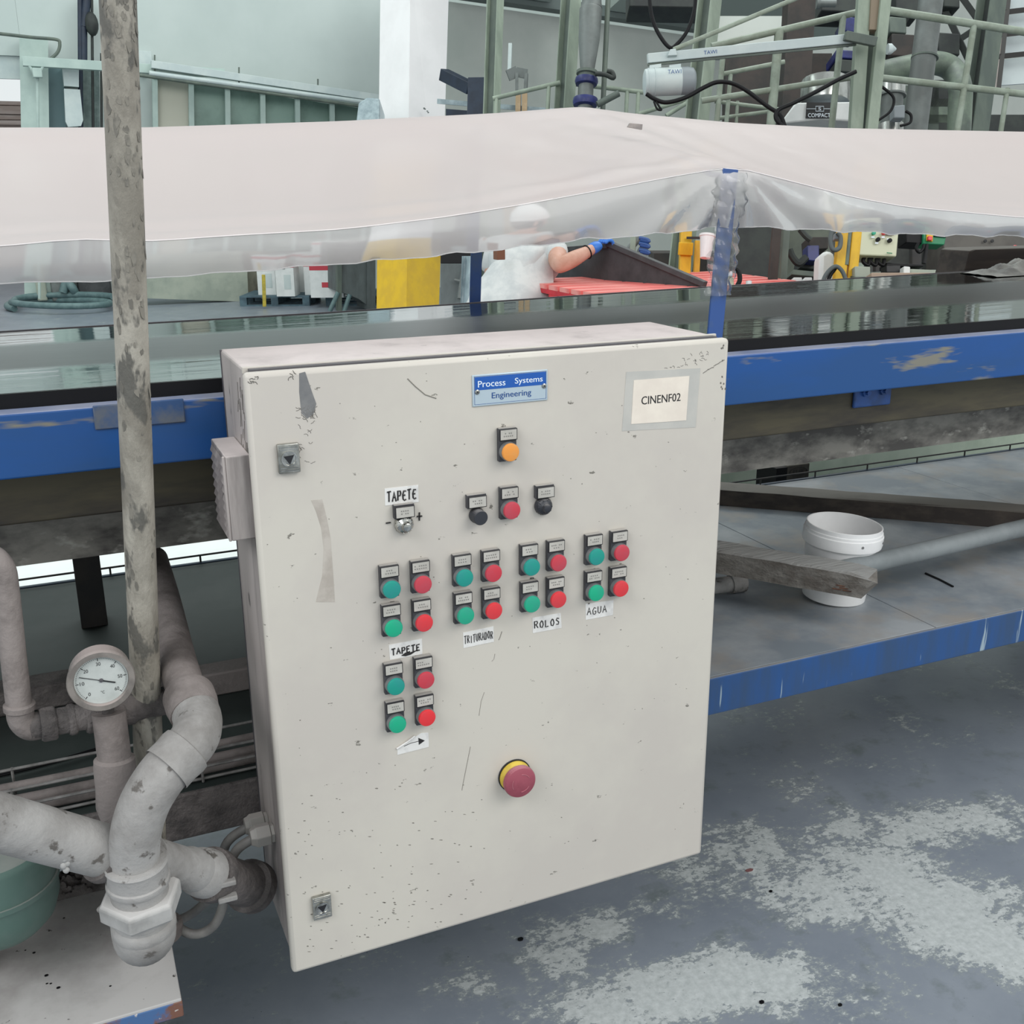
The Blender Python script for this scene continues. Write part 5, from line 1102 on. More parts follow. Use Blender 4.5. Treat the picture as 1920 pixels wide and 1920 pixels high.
tag(MB().bar(at(820, 190, d=11.6), at(1060, 210, d=11.6), .05, .05).build('film_rope', m_bag), 'pale plastic edged rope stretched behind the canopy', 'rope')
tag(MB().prism([at(836, 204, d=11.8), at(960, 214, d=11.8), at(960, 300, d=11.8), at(836, 300, d=11.8)], AZ * .4).build('dark_hopper', m_navy, None, smooth=0), 'dark navy hopper top between white column and post', 'hopper')
bgp = MB(); bgp.prism([at(668, 226, d=12), at(672, 192, d=12), at(688, 182, d=12), at(712, 184, d=12), at(712, 300, d=12), at(664, 300, d=12)], AZ * .5); tag(bgp.build('draped_bin', m_bag, None, bevel=.02), 'bin draped in pale plastic peeking left of the white column', 'bin')
# ducts and dark machinery at upper right
dk = thing('square_duct', tofloor(at(1500, 0, d=8.2), at(1485, 230, d=8.2)), 'dark square duct rising behind the railing', 'duct')
MB().bar(at(1501, -40, d=8.2), tofloor(at(1501, -40, d=8.2), at(1484, 240, d=8.2)), .21, .20, AZ).build('duct_body', m_dark2, dk, bevel=.005)
rdct = thing('round_duct', tofloor(at(1748, 0, d=7.4), at(1716, 240, d=7.4)), 'tall round grey duct behind the right railing', 'duct')
A = at(1748, -20, d=7.4); B = tofloor(A, at(1716, 240, d=7.4)); MB().cyl(A, B, .083, n=28).build('tube', m_duct, rdct)
q = at(1734, 107, d=7.4); MB().lathe(q, B - A, [(0, .084), (0, .092), (.012, .092), (.012, .084)], 28).build('joint_ring', m_greendk, rdct)
ed = MB(); ed.tube(spline([at(1640, 140, d=8.2), at(1700, 126, d=8.2), at(1750, 118, d=8.2), at(1785, 130, d=8.2), at(1800, 165, d=8.1), at(1800, 205, d=8.1), at(1795, 300, d=8.1)], 10), .088, 24); tag(ed.build('elbow_duct', m_ductgreen, None, smooth=60), 'fat green elbow duct curving down behind the round duct', 'duct')
hbeam('steel_post', at(1865, -40, d=8.6), at(1826, 245, d=8.6), .16, .15, .35, m_greendk, 'dark green steel post near the right window', m_dark)
# machinery clutter
cm = thing('dark_machinery', at(1560, 60, d=8.8), 'dark overhead machinery with blue motors above the railing', 'machinery')
for (x0, y0, x1, y1, m, nme) in ((1180, -30, 1345, 12, m_dark, 'overhead_girder'), (1540, -20, 1612, 20, m_dark, 'gear_box'), (1585, 30, 1612, 58, m_navyvalve, 'motor'), (1568, 92, 1612, 108, m_navyvalve, 'motor'), (1570, 110, 1612, 134, m_dark, 'frame_block'), (1680, -20, 1730, 18, m_dark, 'gear_box'), (1668, 30, 1700, 60, m_greendk, 'bracket_plate'), (1672, 62, 1720, 104, m_dark2, 'frame_block'), (1770, -20, 1800, 12, m_dark, 'frame_block'), (1760, 60, 1800, 100, m_dark, 'frame_block')):
    MB().prism([at(x0, y0, d=9), at(x1, y0 + 3, d=9), at(x1, y1 + 3, d=9), at(x0, y1, d=9)], AZ * .3).build(nme, m, cm, bevel=.01)
for a, b, w_ in (((1540, 20), (1600, 45), .06), ((1768, 10), (1815, 110), .05), ((1800, -10), (1850, 60), .03), ((1700, 30), (1650, 110), .04), ((1850, 40), (1790, 80), .02)): MB().bar(at(*a, d=9.1), at(*b, d=9.1), w_, .05).build('strut', m_dark, cm)
MB().lathe(at(1530, 6, d=8.6), AX, [(0, .03), (.0, .045), (.03, .045), (.03, .03), (.16, .03)], 18).build('roller', m_duct, cm)
for i, (x0, y0, x1, y1, m) in enumerate(((1335, 30, 1480, 100, m_wallgrey), (1690, 160, 1760, 250, m_greendk), (1740, 150, 1800, 200, m_dark), (1740, 215, 1930, 260, m_dark), (1360, 100, 1560, 232, m_dark2), (1610, 110, 1690, 240, m_ductgreen), (1735, 185, 1800, 230, m_ductgreen))):
    MB().prism([at(x0, y0, d=9.6), at(x1, y0, d=9.6), at(x1, y1, d=9.6), at(x0, y1, d=9.6)], AZ * .15).build('back_panel', m, cm, smooth=0)
# sifter with lettering, stainless cylinders
sf = thing('sifter', at(1535, 235, d=6.9), 'white sifter cover with black lettered panel and stainless drum', 'machine')
MB().prism([at(1462, 232, d=6.9), at(1492, 192, d=6.9), at(1612, 190, d=6.9), at(1612, 228, d=6.9), at(1540, 223, d=6.9)], AZ * .4).build('cover', m_carton, sf, bevel=.01)
MB().prism([at(1513, 192, d=6.88), at(1560, 192, d=6.88), at(1560, 221, d=6.88), at(1511, 221, d=6.88)], AZ * .01).build('black_panel', m_print, sf, smooth=0)
c = at(1536, 216, d=6.87); text('lettering', 'COMPACT', c, AX, -AY, .145, .026, m_whiteprint, sf, .0)
e0 = at(1537, 204, d=6.87); sq = [e0 + AX * a * .026 - AY * b * .016 for a, b in ((-1, -1), (1, -1), (1, 1), (-1, 1))]; MB().tube(sq, .002, 4, closed=True).build('emblem_frame', m_whiteprint, sf)
text('emblem', 'S', e0, AX, -AY, .018, .020, m_whiteprint, sf, .0)
MB().bar(e0 - AX * .085, e0 - AX * .026, .003, .003).build('emblem_line', m_whiteprint, sf); MB().bar(e0 + AX * .026, e0 + AX * .075, .003, .003).build('emblem_line', m_whiteprint, sf)
vlathe((1548, 152, 1546, 194), [(0, 44), (.1, 45), (.9, 45), (1, 44)], 7.2, m_steel, 'drum', sf)
sc_ = thing('stainless_vessel', at(1672, 250, d=6.9), 'small stainless vessel with grey terminal box right of the mast', 'vessel')
vlathe((1674, 155, 1673, 178), [(0, 22), (.05, 23), (1, 23)], 6.9, m_steel, 'lid', sc_); vlathe((1673, 178, 1670, 236), [(0, 25), (.06, 25), (.07, 20), (1, 19)], 6.9, m_duct, 'barrel', sc_); vlathe((1670, 234, 1669, 330), [(0, 23), (1, 23)], 6.9, m_steel, 'base_ring', sc_)
MB().prism([at(1676, 198, d=6.7), at(1697, 196, d=6.7), at(1697, 221, d=6.7), at(1676, 221, d=6.7)], AZ * .08).build('terminal_box', m_hoistend, sc_, bevel=.006)
wire('vessel_cable', [(1650, 160), (1672, 178), (1676, 192), (1668, 210), (1646, 226)], 6.6, .009, 'black cable looping over the stainless vessel')
wire('vessel_cable', [(1698, 208), (1708, 216), (1706, 230), (1688, 236)], 6.6, .009, 'short black cable curling right of the terminal box')
# window at far right
w2 = thing('window_2', at(1900, 165, d=11), 'dark framed window at the far upper right', 'window'); w2['kind'] = 'structure'
strip_ = lambda pts, d_, th, m, nme, par: MB().prism([at(x, y, d=d_) for x, y in pts], AZ * th).build(nme, m, par, smooth=0)
for y0, y1 in ((-10, 18), (22, 60), (64, 100), (106, 160)):
    strip_([(1893 - y0 * .13, y0 + 6), (1960, y0 - 4), (1960, y1 - 6), (1893 - y1 * .13, y1)], 11.2, .02, mat('bright_pane', C(196, 204, 204), .2, col2=C(178, 186, 188), scale=1), 'pane', w2)
for y in (20, 62, 103): MB().bar(at(1878 - y * .12, y + 4, d=11.1), at(1960, y - 6, d=11.1), .03, .05).build('glazing_bar', m_frame, w2)
MB().bar(at(1893, -20, d=11.1), at(1872, 170, d=11.1), .045, .05).build('glazing_bar', m_frame, w2)
st(strip_([(1880, -30), (1896, -30), (1876, 165), (1856, 165)], 11.3, .05, mat('pinkish_render', C(212, 198, 192), .8), 'wall_pier', None))

# ------------------------------------------------------------------ behind the belt
def dprism(name, pts, d, th, m, label=None, cat=None, parent=None, bevel=.004):
    o = MB().prism([at(x, y, d=d) for x, y in pts], AZ * th).build(name, m, parent, bevel=bevel, smooth=30)
    return tag(o, label, cat) if parent is None else o
def down(pts, d):   # outline whose last two points drop to the floor
    return pts
def skin(name, vs, es, m, parent, sub=2):
    o0 = org(parent); me = bpy.data.meshes.new(name); me.from_pydata([tuple(Vector(p) - o0) for p, r in vs], es, [])
    o = bpy.data.objects.new(name, me); COL.objects.link(o); o.parent = parent; me.materials.append(m)
    s = o.modifiers.new('skin', 'SKIN'); s.use_smooth_shade = True
    for i, (p, r) in enumerate(vs):
        k = me.skin_vertices[0].data[i]; k.radius = r if isinstance(r, tuple) else (r, r); k.use_root = (i == 0)
    ss = o.modifiers.new('sub', 'SUBSURF'); ss.levels = sub; ss.render_levels = sub
    return o
def chain(a, n): return [(a + i, a + i + 1) for i in range(n - 1)]
# worker ------------------------------------------------------------------------
D = 5.5
hip = at(938, 628, d=D); che = at(972, 520, d=D); shc = at(990, 468, d=D); nek = at(1003, 440, d=D - .02); hd0 = at(1010, 412, d=D - .03); hd1 = at(1014, 388, d=D - .03)
AXh = Vector((AX.x, AX.y, 0)).normalized(); AYh = Vector((AZ.x, AZ.y, 0)).normalized()
wk = thing('person', (hip.x, hip.y, 0), 'person in white apron and cap with blue glove gripping the dark bin', 'person')
shR = shc + AXh * .15 + AYh * -.06 + Vector((0, 0, -.01)); elR = at(1047, 500, d=D - .24); wrR = at(1104, 471, d=D - .13); pal = at(1122, 459, d=D - .10)
shL = shc - AXh * .15 + AYh * .05; elL = shL + Vector((0, 0, -.26)) - AXh * .06; wrL = elL + AXh * .10 - AYh * .02 + Vector((0, 0, -.21)); hnL = wrL + AXh * .05 + Vector((0, 0, -.07))
hipR = hip + AXh * .09 + Vector((0, 0, -.06)); hipL = hip - AXh * .09 + Vector((0, 0, -.06))
kR = hipR + Vector((0, 0, -.36)) + AXh * .04; kL = hipL + Vector((0, 0, -.36)) - AXh * .03; fR = Vector((kR.x, kR.y, .09)) - AXh * .01; fL = Vector((kL.x, kL.y, .09))
tR = Vector((fR.x, fR.y, .045)) + AXh * .17; tL = Vector((fL.x, fL.y, .045)) + AXh * .17
V = [(hip, (.15, .11)), (che, (.155, .115)), (shc, (.12, .095)), (nek, .052), (hd0, (.078, .088)), (hd1, (.062, .070)),
     (shR, .062), (elR, .044), (elR.lerp(wrR, .4), .047), (wrR, .031), (pal, (.036, .022)), (shL, .062), (elL, .045), (wrL, .032), (hnL, (.04, .024)),
     (hipR, .088), (kR, .062), (fR, .045), (tR, (.042, .03)), (hipL, .088), (kL, .062), (fL, .045), (tL, (.042, .03))]
E_ = [(0, 1), (1, 2), (2, 3), (3, 4), (4, 5), (2, 6), (6, 7), (7, 8), (8, 9), (9, 10), (2, 11), (11, 12), (12, 13), (13, 14), (0, 15), (15, 16), (16, 17), (17, 18), (0, 19), (19, 20), (20, 21), (21, 22)]
bd = skin('body', V, E_, m_skin, wk)
fdir = (AXh * .8 + AYh * .35).normalized()          # the person looks toward the bin
hm = MB(); hm.ball(hd0 + fdir * .088 + Vector((0, 0, -.005)), (.014, .014, .024), 10, 8); hm.build('nose', m_skin, wk, smooth=60)
sd = Vector((0, 0, 1)).cross(fdir)
for k in (-1, 1):
    MB().ball(hd0 + sd * .080 * k, (.014, .02, .032), 10, 8).build('ear', m_skin, wk, smooth=60); MB().ball(hd0 + fdir * .076 + sd * .03 * k + Vector((0, 0, .018)), .011, 10, 8).build('eye', m_whiteprint, wk, smooth=60)
MB().bar(hd0 + fdir * .082 - sd * .022 + Vector((0, 0, -.042)), hd0 + fdir * .082 + sd * .022 + Vector((0, 0, -.042)), .008, .01).build('mouth', mat('lips', C(170, 100, 92), .5), wk, bevel=.002)
MB().ball(hd0 + Vector((0, 0, .02)) - fdir * .012, (.094, .094, .082), 20, 12).build('hair', m_hair, wk, smooth=60)
cp_ = MB(); cp_.ball(hd0 + Vector((0, 0, .052)) - fdir * .005, (.104, .104, .080), 24, 14); cp_.lathe(hd0 + Vector((0, 0, .028)), (0, 0, 1), [(0, .103), (0, .108), (.03, .107), (.03, .10)], 28); cp_.build('cap', m_cap, wk, smooth=60)
sh_v = [(hip, (.162, .125)), (che, (.168, .13)), (shc, (.134, .108)), (nek + Vector((0, 0, -.035)), .062), (shR, .074), (shR.lerp(elR, .45), .064), (shL, .074), (shL.lerp(elL, .5), .064)]
skin('shirt', sh_v, [(0, 1), (1, 2), (2, 3), (2, 4), (4, 5), (2, 6), (6, 7)], m_apron, wk)
skin('trousers', [(hip + Vector((0, 0, -.03)), (.16, .12)), (hipR, .10), (kR, .076), (fR + Vector((0, 0, .04)), .062), (hipL, .10), (kL, .076), (fL + Vector((0, 0, .04)), .062)], [(0, 1), (1, 2), (2, 3), (0, 4), (4, 5), (5, 6)], m_trous, wk)
for a, b in ((fR, tR), (fL, tL)): skin('shoe', [(a + Vector((0, 0, -.03)), .052), (b + Vector((0, 0, .0)), (.048, .038))], [(0, 1)], m_rubber, wk)
# apron: draped front + back panel
def apr(u, v):
    c = nek.lerp(hip, min(1, v * .75 + .10)) if v < .8 else nek.lerp(hip, .70) + Vector((0, 0, -(v - .8) * 2.2)); a = -.2 * PI - 1.45 * PI * u
    w = .13 + .075 * min(1, v * 1.6) + .05 * v; rf = 1 + .06 * math.sin(u * 26 + v * 4) * v
    return c + AXh * math.cos(a) * w * rf + AYh * math.sin(a) * (w * .82) * rf
MB().grid(apr, 48, 20).build('apron', m_apron, wk, smooth=70, fix=False)
# gloved hand: palm and five fingers closing on the bin rim
gd = (at(1141, 453, d=D - .08) - wrR).normalized(); gu = (Vector((0, 0, 1)) - gd * gd.z).normalized(); gs = gd.cross(gu)
gv = [(wrR + gd * .005, .036), (pal + gd * .01, (.042, .026))]; ge = [(0, 1)]
skin('glove', gv, ge, m_glove, wk)
for k, (o_, ln_) in enumerate(((-.030, .070), (-.010, .078), (.010, .074), (.028, .060))):
    b0_ = pal + gd * .02 + gs * o_; skin('glove_finger', [(b0_, .0105), (b0_ + gd * ln_ * .5 + gu * .008, .010), (b0_ + gd * ln_ * .85 - gu * .010, .0095), (b0_ + gd * ln_ * .8 - gu * .034, .0085)], chain(0, 4), m_glove, wk, 1)
b0_ = pal - gs * .03 - gd * .01; skin('glove_thumb', [(b0_, .012), (b0_ - gs * .02 + gd * .03 - gu * .01, .011), (b0_ - gs * .015 + gd * .055 - gu * .03, .0095)], chain(0, 3), m_glove, wk, 1)
hl = hnL
for k in range(4): skin('finger', [(hl + AYh * (-.03 + .02 * k), .009), (hl + AYh * (-.03 + .02 * k) + Vector((0, 0, -.04)) + AXh * .01, .0085), (hl + AYh * (-.03 + .02 * k) + Vector((0, 0, -.065)) - AXh * .005, .0075)], chain(0, 3), m_skin, wk, 1)
skin('thumb', [(hl + AXh * .03 + Vector((0, 0, .02)), .011), (hl + AXh * .05 + Vector((0, 0, -.02)), .009)], chain(0, 2), m_skin, wk, 1)
MB().tube([wrR + (gu * math.cos(t) + gs * math.sin(t)) * .0345 - gd * .012 for t in [2 * PI * k / 20 for k in range(20)]], .0035, 6, closed=True).build('wristband', m_rubber, wk)
# dark tipping bin
bn = thing('tipping_bin', at(1200, 640, Z=0), 'dark steel tipping bin with sloping rim held by the person', 'bin')
A0, A1, A2 = at(1028, 470, d=6.0), at(1141, 461, d=5.45), at(1322, 538, d=5.1)
def drop(p, z): return Vector((p.x, p.y, z))
bk = A0 + (A2 - A1)
MB().add([A0, A1, drop(A1, .5), drop(A0, .5)], [(0, 1, 2, 3)]).build('end_panel', m_bindark, bn, smooth=0)
MB().prism([A1, A2, drop(A2, .5), drop(A1, .5)], AYh * .006).build('side_panel', m_bindark, bn, smooth=0)
MB().prism([A0, bk, drop(bk, .5), drop(A0, .5)], AYh * .006).build('side_panel', m_bindark, bn, smooth=0)
MB().prism([A2, bk, drop(bk, .5), drop(A2, .5)], (A1 - A2) * .01).build('end_panel', m_bindark, bn, smooth=0)
MB().bar(A1 + Vector((0, 0, .012)), A2 + Vector((0, 0, .012)), .035, .028).build('rim', m_bindark, bn, bevel=.003); MB().bar(A0, A1, .03, .025).build('rim', m_bindark, bn, bevel=.003)
for p in (A0, A1, A2, bk): MB().bar(drop(p, .5), drop(p, 0), .05, .05).build('leg', m_darksteel, bn)
# stack of red pallets
ZT = .144 * 8; R1 = at(972, 524, Z=ZT); R2 = at(1112, 550, Z=ZT); wv = (R1 - R2); wid = wv.length; wv.normalize(); lv_ = Vector((wv.y, -wv.x, 0)); lv_ = lv_ if lv_.dot(AX) > 0 else -lv_
ctr = (R1 + R2) / 2 + lv_ * .62; ang = math.atan2(lv_.y, lv_.x)
base = make_pallet('red_pallet', 'red painted pallet on top of the stack, with worn pinkish slats', Vector((ctr.x, ctr.y, ZT - .144)), m_palletr2, m_palletr, ang, 1.24, wid, 7, 'stacked red pallets')
names = ('second', 'third', 'fourth', 'fifth', 'sixth', 'seventh')
for k in range(1, 8):
    c = copy_tree(base, None, (0, 0, -.144 * k)); c['label'] = 'red painted pallet, %s from the top of the red stack' % names[k - 1] if k < 7 else 'lowest red painted pallet of the red stack on the floor'
# equipment behind, left of the worker
gbx = thing('steel_locker', at(850, 600, d=8), 'grey steel box with side latch between yellow column and blue post', 'box')
dprism('locker_body', [(826, 494), (872, 494), (872, 752), (826, 752)], 8, .4, m_binsteel, parent=gbx); dprism('locker_top', [(826, 430), (888, 430), (888, 494), (826, 494)], 8.1, .5, m_rubber, parent=gbx)
MB().tube([at(872, 492, d=7.95), at(866, 530, d=7.95), at(862, 560, d=7.95)], .02, 8).build('latch_rod', m_duct, gbx); MB().tube([at(852, 525, d=7.95), at(866, 528, d=7.95)], .012, 6).build('latch_rod', m_duct, gbx)
tag(MB().grid(lambda u, v: at(866 + 34 * u - 10 * v * (1 - u), 480 + 342 * v, d=6.9 + .05 * math.sin(u * 9 + v * 3)), 16, 12).build('plastic_drape', m_bag, None, smooth=70, fix=False), 'pale plastic sheet hanging left of the blue far post', 'plastic sheet')
tag(MB().box(at(936, 477, d=5.25), (.045, .05, .05)).build('brown_box', mat('brown_card', C(122, 82, 62), .8), None, bevel=.003), 'small brown carton piece held against the white apron', 'carton')
# right of the worker
for i, (pts, d_, m, lb) in enumerate((
    ([(1225, 474), (1350, 474), (1350, 700), (1225, 700)], 7.6, m_dark2, 'dark brown machine panel behind the yellow stand'),
    ([(1372, 395), (1452, 395), (1440, 720), (1368, 720)], 6.5, m_dark, 'dark green machine panel just right of the wrapped post'),
    ([(1455, 395), (1560, 395), (1555, 720), (1448, 720)], 6.9, mat('grey_green_panel', C(104, 110, 98), .7, col2=C(88, 94, 86), scale=4), 'grey green machine panel behind the pump parts'),
    ([(1556, 395), (1812, 395), (1812, 720), (1552, 720)], 7.0, mat('dim_grey_panel', C(86, 88, 84), .7, col2=C(66, 68, 66), scale=3), 'dim grey panel behind the cream control box'),
    ([(1770, 395), (2080, 395), (2080, 720), (1770, 720)], 6.6, mat('brown_grey_panel', C(98, 94, 88), .6, col2=C(80, 76, 72), scale=3), 'brown grey machine side panel at the right edge'))):
    q = [at(x, y, d=d_) for x, y in pts]; q[2] = q[1] + (q[2] - q[1]) * (q[1].z / (q[1].z - q[2].z)); q[3] = q[0] + (q[3] - q[0]) * (q[0].z / (q[0].z - q[3].z))
    tag(MB().prism(q, AYh * .3).build('machine_panel', m, None, bevel=.005), lb, 'panel')
def upbar(name, p, q, d_, w_, dp_, m, label, cat='post'): 
    A = at(*p, d=d_); B = tofloor(A, at(*q, d=d_)); return tag(MB().bar(A, B, w_, dp_, AZ).build(name, m, None, bevel=.004), label, cat)
upbar('brown_bar', (1459, 395), (1447, 545), 5.5, .045, .04, m_dark2, 'dark brown upright bar beside the grey green panel')
upbar('grey_upright', (1476, 395), (1466, 545), 5.6, .035, .04, m_greendk, 'grey green upright with notched edge next to the brown bar')
ys = thing('yellow_stand', tofloor(at(1286, 400, d=5.95), at(1283, 520, d=5.95)), 'yellow steel stand with two uprights right of the dark bin', 'stand')
A = at(1287, 400, d=5.95); MB().bar(A, tofloor(A, at(1283, 520, d=5.95)), .062, .06, AZ).build('upright', m_yel, ys, bevel=.004)
A = at(1308, 452, d=6.0); MB().bar(A, tofloor(A, at(1305, 520, d=6.0)), .033, .036, AZ).build('upright', m_yel, ys, bevel=.003)
MB().bar(at(1272, 466, d=5.9), at(1299, 467, d=5.9), .024, .07).build('collar', m_yel, ys, bevel=.004)
MB().bar(at(1288, 446, d=5.9), at(1322, 446, d=5.85), .014, .014).build('cup_hook', m_darksteel, ys)
dc = 5.75; P = at(1327, 440, d=dc); Q_ = at(1322, 484, d=dc); k_ = ppm(P); axc = Q_ - P
tag(MB().lathe(P, axc, [(0, 13.5 / k_), (.0, 15.5 / k_), (.012, 15.5 / k_), (.014, 14 / k_), (axc.length, 9.5 / k_)], 28).build('white_cup', m_bucket, None), 'white plastic cup hanging on the yellow stand behind the post', 'cup')
# valve gear near the glove
vg = thing('valve_gear', at(1200, 520, d=6.0), 'blue handled valve on grey pipe right of the gloved hand', 'valve')
MB().bar(at(1188, 440, d=6), tofloor(at(1188, 440, d=6), at(1186, 475, d=6)), .03, .03).build('pipe', m_greenpost, vg); MB().cyl(at(1168, 480, d=6.1), at(1200, 445, d=6.1), .02, n=10).build('pipe', m_duct, vg)
for y in (446, 456, 468): MB().tube(spline([at(1198, y, d=5.9), at(1212, y + 3, d=5.9), at(1216, y + 7, d=5.9), at(1200, y + 4, d=5.9)], 5), .011, 8).build('blue_lever', m_navyprint, vg)
dprism('gear_body', [(1198, 462), (1216, 464), (1214, 486), (1192, 486)], 6.05, .08, m_duct, parent=vg)
# jug and small cup behind the post
jg = thing('jug', at(1370, 545, d=4.4), 'cream jug with black handle just right of the blue post', 'jug')
dprism('jug_body', [(1362, 519), (1376, 519), (1380, 600), (1360, 600)], 4.4, .05, m_creampanel, parent=jg, bevel=.006); dprism('jug_cap', [(1366, 508), (1374, 508), (1374, 518), (1366, 518)], 4.38, .03, m_whiteprint, parent=jg)
MB().tube(spline([at(1361, 510, d=4.38), at(1372, 502, d=4.38), at(1384, 508, d=4.38), at(1387, 525, d=4.38), at(1380, 540, d=4.38)], 6), .010, 8).build('jug_handle', m_rubber, jg)
P = at(1404, 527, d=4.4); Q_ = at(1404, 560, d=4.4); tag(MB().lathe(P, Q_ - P, [(0, .010), (.0, .012), (.08, .014)], 18).build('small_cup', m_bucket), 'tiny white cup behind the belt near the jug', 'cup')
dprism('low_cabinet', [(1340, 545), (1440, 541), (1440, 1068), (1340, 1072)], 4.5, .3, m_darksteel, 'dark cabinet under the jug and tiny cup', 'cabinet')
# pump clutter
pc_ = thing('pump_parts', at(1515, 540, d=5.8), 'dark pump parts with navy valve body on a grey ledge', 'machine')
dprism('ledge', [(1488, 505), (1540, 510), (1540, 520), (1484, 515)], 5.7, .2, m_greendk, parent=pc_); dprism('valve_body', [(1514, 460), (1536, 460), (1536, 490), (1514, 488)], 5.7, .1, m_navyvalve, parent=pc_)
dprism('motor_block', [(1516, 444), (1553, 444), (1553, 466), (1518, 468)], 5.8, .15, m_dark2, parent=pc_); dprism('base_block', [(1504, 480), (1536, 482), (1536, 506), (1500, 502)], 5.8, .15, m_dark, parent=pc_)
MB().tube(spline([at(1480, 468, d=5.7), at(1486, 482, d=5.7), at(1498, 494, d=5.7), at(1512, 482, d=5.7)], 6), .02, 8).build('cable_arc', m_dark, pc_); MB().tube(spline([at(1500, 430, d=5.7), at(1510, 442, d=5.7), at(1520, 450, d=5.7)], 6), .016, 8).build('cable_arc', m_dark, pc_)
dprism('shelf_leg', [(1488, 516), (1530, 520), (1530, 906), (1488, 908)], 5.85, .1, m_dark, parent=pc_)
for i, (x0, x1) in enumerate(((1484, 1504), (1505, 1523))): dprism('folded_paper', [(x0 + 4, 520), (x1, 520), (x1, 540), (x0 - 4, 540)], 5.5, .06, m_carton, ('left folded white paper bundle behind the belt edge', 'right folded white paper bundle behind the belt edge')[i], 'paper')
dprism('white_sack', [(1538, 476), (1552, 468), (1566, 474), (1568, 560), (1534, 560)], 5.2, .12, m_carton, 'crumpled white sack leaning on the yellow mast', 'sack', bevel=.02)
# yellow mast
ym = thing('yellow_mast', tofloor(at(1597, 400, d=5.0), at(1582, 540, d=5.0)), 'yellow steel mast with hoses and green tube left of the cream panel', 'mast')
for (a, b, w_, dd) in (((1584, 395), (1572, 540), .052, 5.0), ((1608, 395), (1594, 540), .046, 5.02)): A = at(*a, d=dd); MB().bar(A, tofloor(A, at(*b, d=dd)), w_, .05, AZ).build('channel', m_yel, ym, bevel=.003)
MB().cyl(at(1597, 400, d=4.98), at(1587, 497, d=4.98), .010, n=12).build('green_tube', m_ductgreen, ym)
MB().tube(spline([at(1562, 425, d=4.9), at(1557, 450, d=4.9), at(1562, 468, d=4.9), at(1574, 464, d=4.9), at(1576, 445, d=4.9), at(1570, 436, d=4.9)], 8), .011, 10).build('hose_loop', m_binsteel, ym)
MB().tube(spline([at(1538, 560, d=4.9), at(1546, 520, d=4.9), at(1565, 500, d=4.9), at(1580, 510, d=4.9), at(1590, 540, d=4.9)], 8), .010, 10).build('hose_arch', m_binsteel, ym); MB().tube(spline([at(1546, 560, d=4.92), at(1554, 522, d=4.92), at(1566, 503, d=4.92)], 8), .010, 10).build('hose_arch', m_rubber, ym)
dprism('valve_block', [(1566, 437), (1578, 437), (1578, 448), (1566, 448)], 4.92, .05, m_hoistend, parent=ym)
# cream control box
cbx = thing('cream_panel_box', at(1650, 482, d=5.0), 'cream control box with two knobs behind the belt at the right', 'control box')
dprism('box_body', [(1613, 415), (1687, 415), (1681, 481), (1606, 478)], 5.0, .15, m_creampanel, parent=cbx, bevel=.006)
def dot(x, y, r_, m, nme, par, d_=4.99, l=.015): P = at(x, y, d=d_); MB().lathe(P, -AZ, [(0, r_), (l, r_), (l + .001, r_ * .8)], 14).build(nme, m, par)
dot(1637, 438, .009, m_green2, 'green_lamp', cbx); dot(1656, 438, .009, m_red2, 'red_lamp', cbx); dot(1645, 450, .010, m_rubber, 'rotary_knob', cbx); dot(1667, 452, .010, m_rubber, 'rotary_knob', cbx)
for x, y in ((1637, 443), (1656, 443), (1644, 454), (1666, 447)): dprism('tag_plate', [(x - 3, y), (x + 3, y), (x + 3, y + 3), (x - 3, y + 3)], 4.985, .004, m_whiteprint, parent=cbx, bevel=0)
dprism('display', [(1662, 434), (1677, 434), (1676, 441), (1662, 440)], 4.985, .006, mat('red_display', C(116, 30, 48), .3), parent=cbx, bevel=0)
dprism('maker_plate', [(1663, 473), (1673, 474), (1673, 475.5), (1663, 474.5)], 4.985, .004, m_gswitch, parent=cbx, bevel=0)
for x in (1622, 1636, 1650): MB().tube(spline([at(x, 480, d=5.05), at(x - 4, 490, d=5.05), at(x + 6, 497, d=5.05), at(x + 8, 482, d=5.05)], 5), .009, 8).build('cable_bundle', m_rubber, cbx)
upbar('box_support', (1650, 470), (1650, 600), 5.4, .06, .05, m_darksteel, 'dark support post under the cream control box')
# black box + green switch
gsx = thing('green_switch_unit', at(1740, 470, d=5.3), 'green switch unit with yellow red rotary handle and black housing', 'switch')
dprism('black_housing', [(1699, 428), (1732, 430), (1732, 457), (1699, 455)], 5.3, .12, m_rubber, parent=gsx); dprism('green_front', [(1732, 425), (1777, 430), (1771, 459), (1731, 457)], 5.28, .1, m_gswitch, parent=gsx, bevel=.004)
dprism('yellow_plate', [(1738, 434), (1750, 435), (1749, 453), (1738, 451)], 5.27, .012, m_yel, parent=gsx, bevel=.002); dprism('red_handle', [(1741, 442), (1749, 443), (1748, 451), (1740, 450)], 5.25, .02, m_red2, parent=gsx, bevel=.003)
dprism('dark_display', [(1753, 436), (1775, 438), (1774, 445), (1752, 443)], 5.27, .008, m_rubber, parent=gsx, bevel=0)
MB().tube(spline([at(1722, 456, d=5.25), at(1718, 466, d=5.25), at(1724, 473, d=5.25), at(1731, 466, d=5.25), at(1733, 458, d=5.25)], 6), .008, 8).build('lead', m_rubber, gsx); MB().cyl(at(1738, 458, d=5.25), at(1732, 494, d=5.25), .010, n=8).build('lead', m_rubber, gsx)
upbar('switch_support', (1716, 440), (1716, 600), 5.6, .05, .05, m_darksteel, 'dark support post behind the green switch unit')
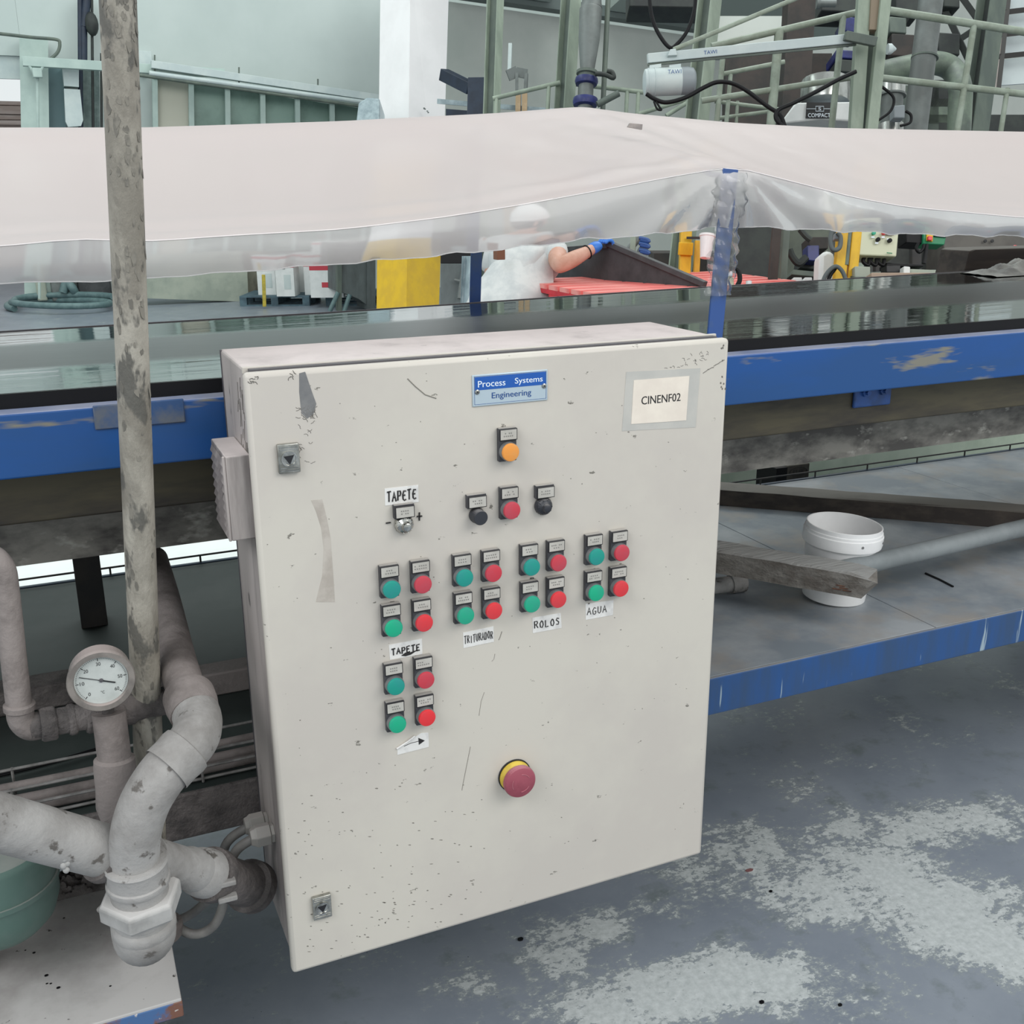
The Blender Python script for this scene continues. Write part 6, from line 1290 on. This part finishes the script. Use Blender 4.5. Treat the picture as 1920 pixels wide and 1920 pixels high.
# bench with cartons
bt = thing('work_bench', at(1700, 560, d=4.9), 'grey bench edge carrying cartons behind the far belt edge', 'bench')
BZ = at(1700, 520, d=4.9).z
bq = [at(1612, 522, Z=BZ), at(1800, 514, Z=BZ)]; bq = [bq[0], bq[1], bq[1] + AYh * .3, bq[0] + AYh * .3]
MB().prism(bq, (0, 0, -.03)).build('bench_top', m_greendk, bt, bevel=.003)
for p in bq: MB().bar(p + Vector((0, 0, -.03)), Vector((p.x, p.y, 0)), .04, .04).build('leg', m_darksteel, bt)
dprism('kraft_carton', [(1603, 499), (1632, 500), (1632, 526), (1603, 527)], 4.95, .14, m_concrete, 'pale open carton at the left end of the bench', 'carton'); dprism('kraft_carton', [(1634, 511), (1746, 511), (1742, 530), (1634, 532)], 4.85, .12, m_kraft, 'long brown carton at the front of the bench', 'carton')
dprism('grey_case', [(1662, 492), (1732, 496), (1732, 500), (1662, 500)], 5.05, .1, m_rubber, 'flat black case at the back of the bench', 'case'); dprism('black_carton', [(1662, 497), (1689, 498), (1688, 512), (1662, 511)], 5.0, .08, m_print, 'small black box on the brown carton', 'box')
dprism('white_carton', [(1695, 499), (1707, 500), (1707, 515), (1694, 514)], 4.95, .06, m_carton, 'little white box beside the small black box', 'box'); dprism('grey_plank', [(1707, 504), (1792, 508), (1792, 514), (1707, 516)], 5.0, .1, m_concrete, 'pale grey plank on the right half of the bench', 'plank')
for x in (1847, 1860): dot(x, 452, .010, m_print, 'panel_hole', None, 6.58, .006)
for i, x in enumerate(range(2)): tag(bpy.data.objects['panel_hole' if i == 0 else 'panel_hole.001'], ('left black knob on the brown grey panel', 'right black knob on the brown grey panel')[i], 'knob')
P = at(1902, 466, d=6.58); rl_ = MB().lathe(P, -AZ, [(0, .02), (.01, .02), (.02, .008)], 16).build('red_lamp', m_red2); tag(rl_, 'small red indicator lamp above the dark timber at right', 'lamp')
# timber and rag on the far belt edge
T0 = at(1810, 486, Y=1.30); T1 = at(2100, 492, Y=1.36)
tz = at(1830, 466, Y=1.30).z; mbt = MB()
q = at(1808, 490, Y=1.262).x
mbt.prism([(q, 1.262, 1.301), (q + .02, 1.262, tz - .004), (q + .05, 1.27, tz), (3.3, 1.262, tz - .004), (3.3, 1.262, 1.301)], (0, .13, 0)); tag(mbt.build('dark_beam_timber', m_wooddark, None, bevel=.004), 'dark squared timber lying along the far side of the belt at right', 'timber')
tag(MB().box2((q + .1, 1.263, 1.20), (3.3, 1.39, 1.3005)).build('timber_ledge', m_darksteel, None), 'dark ledge carrying the squared timber beside the belt', 'ledge')
def rag(u, v):
    x = at(1832, 512, Y=1.10).x + .52 * u; y = 1.02 + .16 * v; e = math.sin(PI * min(1, max(0, u * .5 + .02))) * math.sin(PI * v) ** .6
    return Vector((x, y, 1.3415 + e * (.050 + .020 * math.sin(u * 31 + v * 11) + .014 * math.sin(v * 17 - u * 13) + .007 * math.sin(u * 70 + v * 30))))
tag(MB().grid(rag, 70, 26).build('rag', m_cloth, None, smooth=70, fix=False), 'crumpled grey rag lying on the far edge of the belt', 'cloth')
lp = MB(); lp.bar(at(1620, 523, Y=1.205), at(1800, 511, Y=1.205), .012, .004); lp.build('highlight_strip', m_steel, conv)  # steel strip added to make the white reflection at the far edge
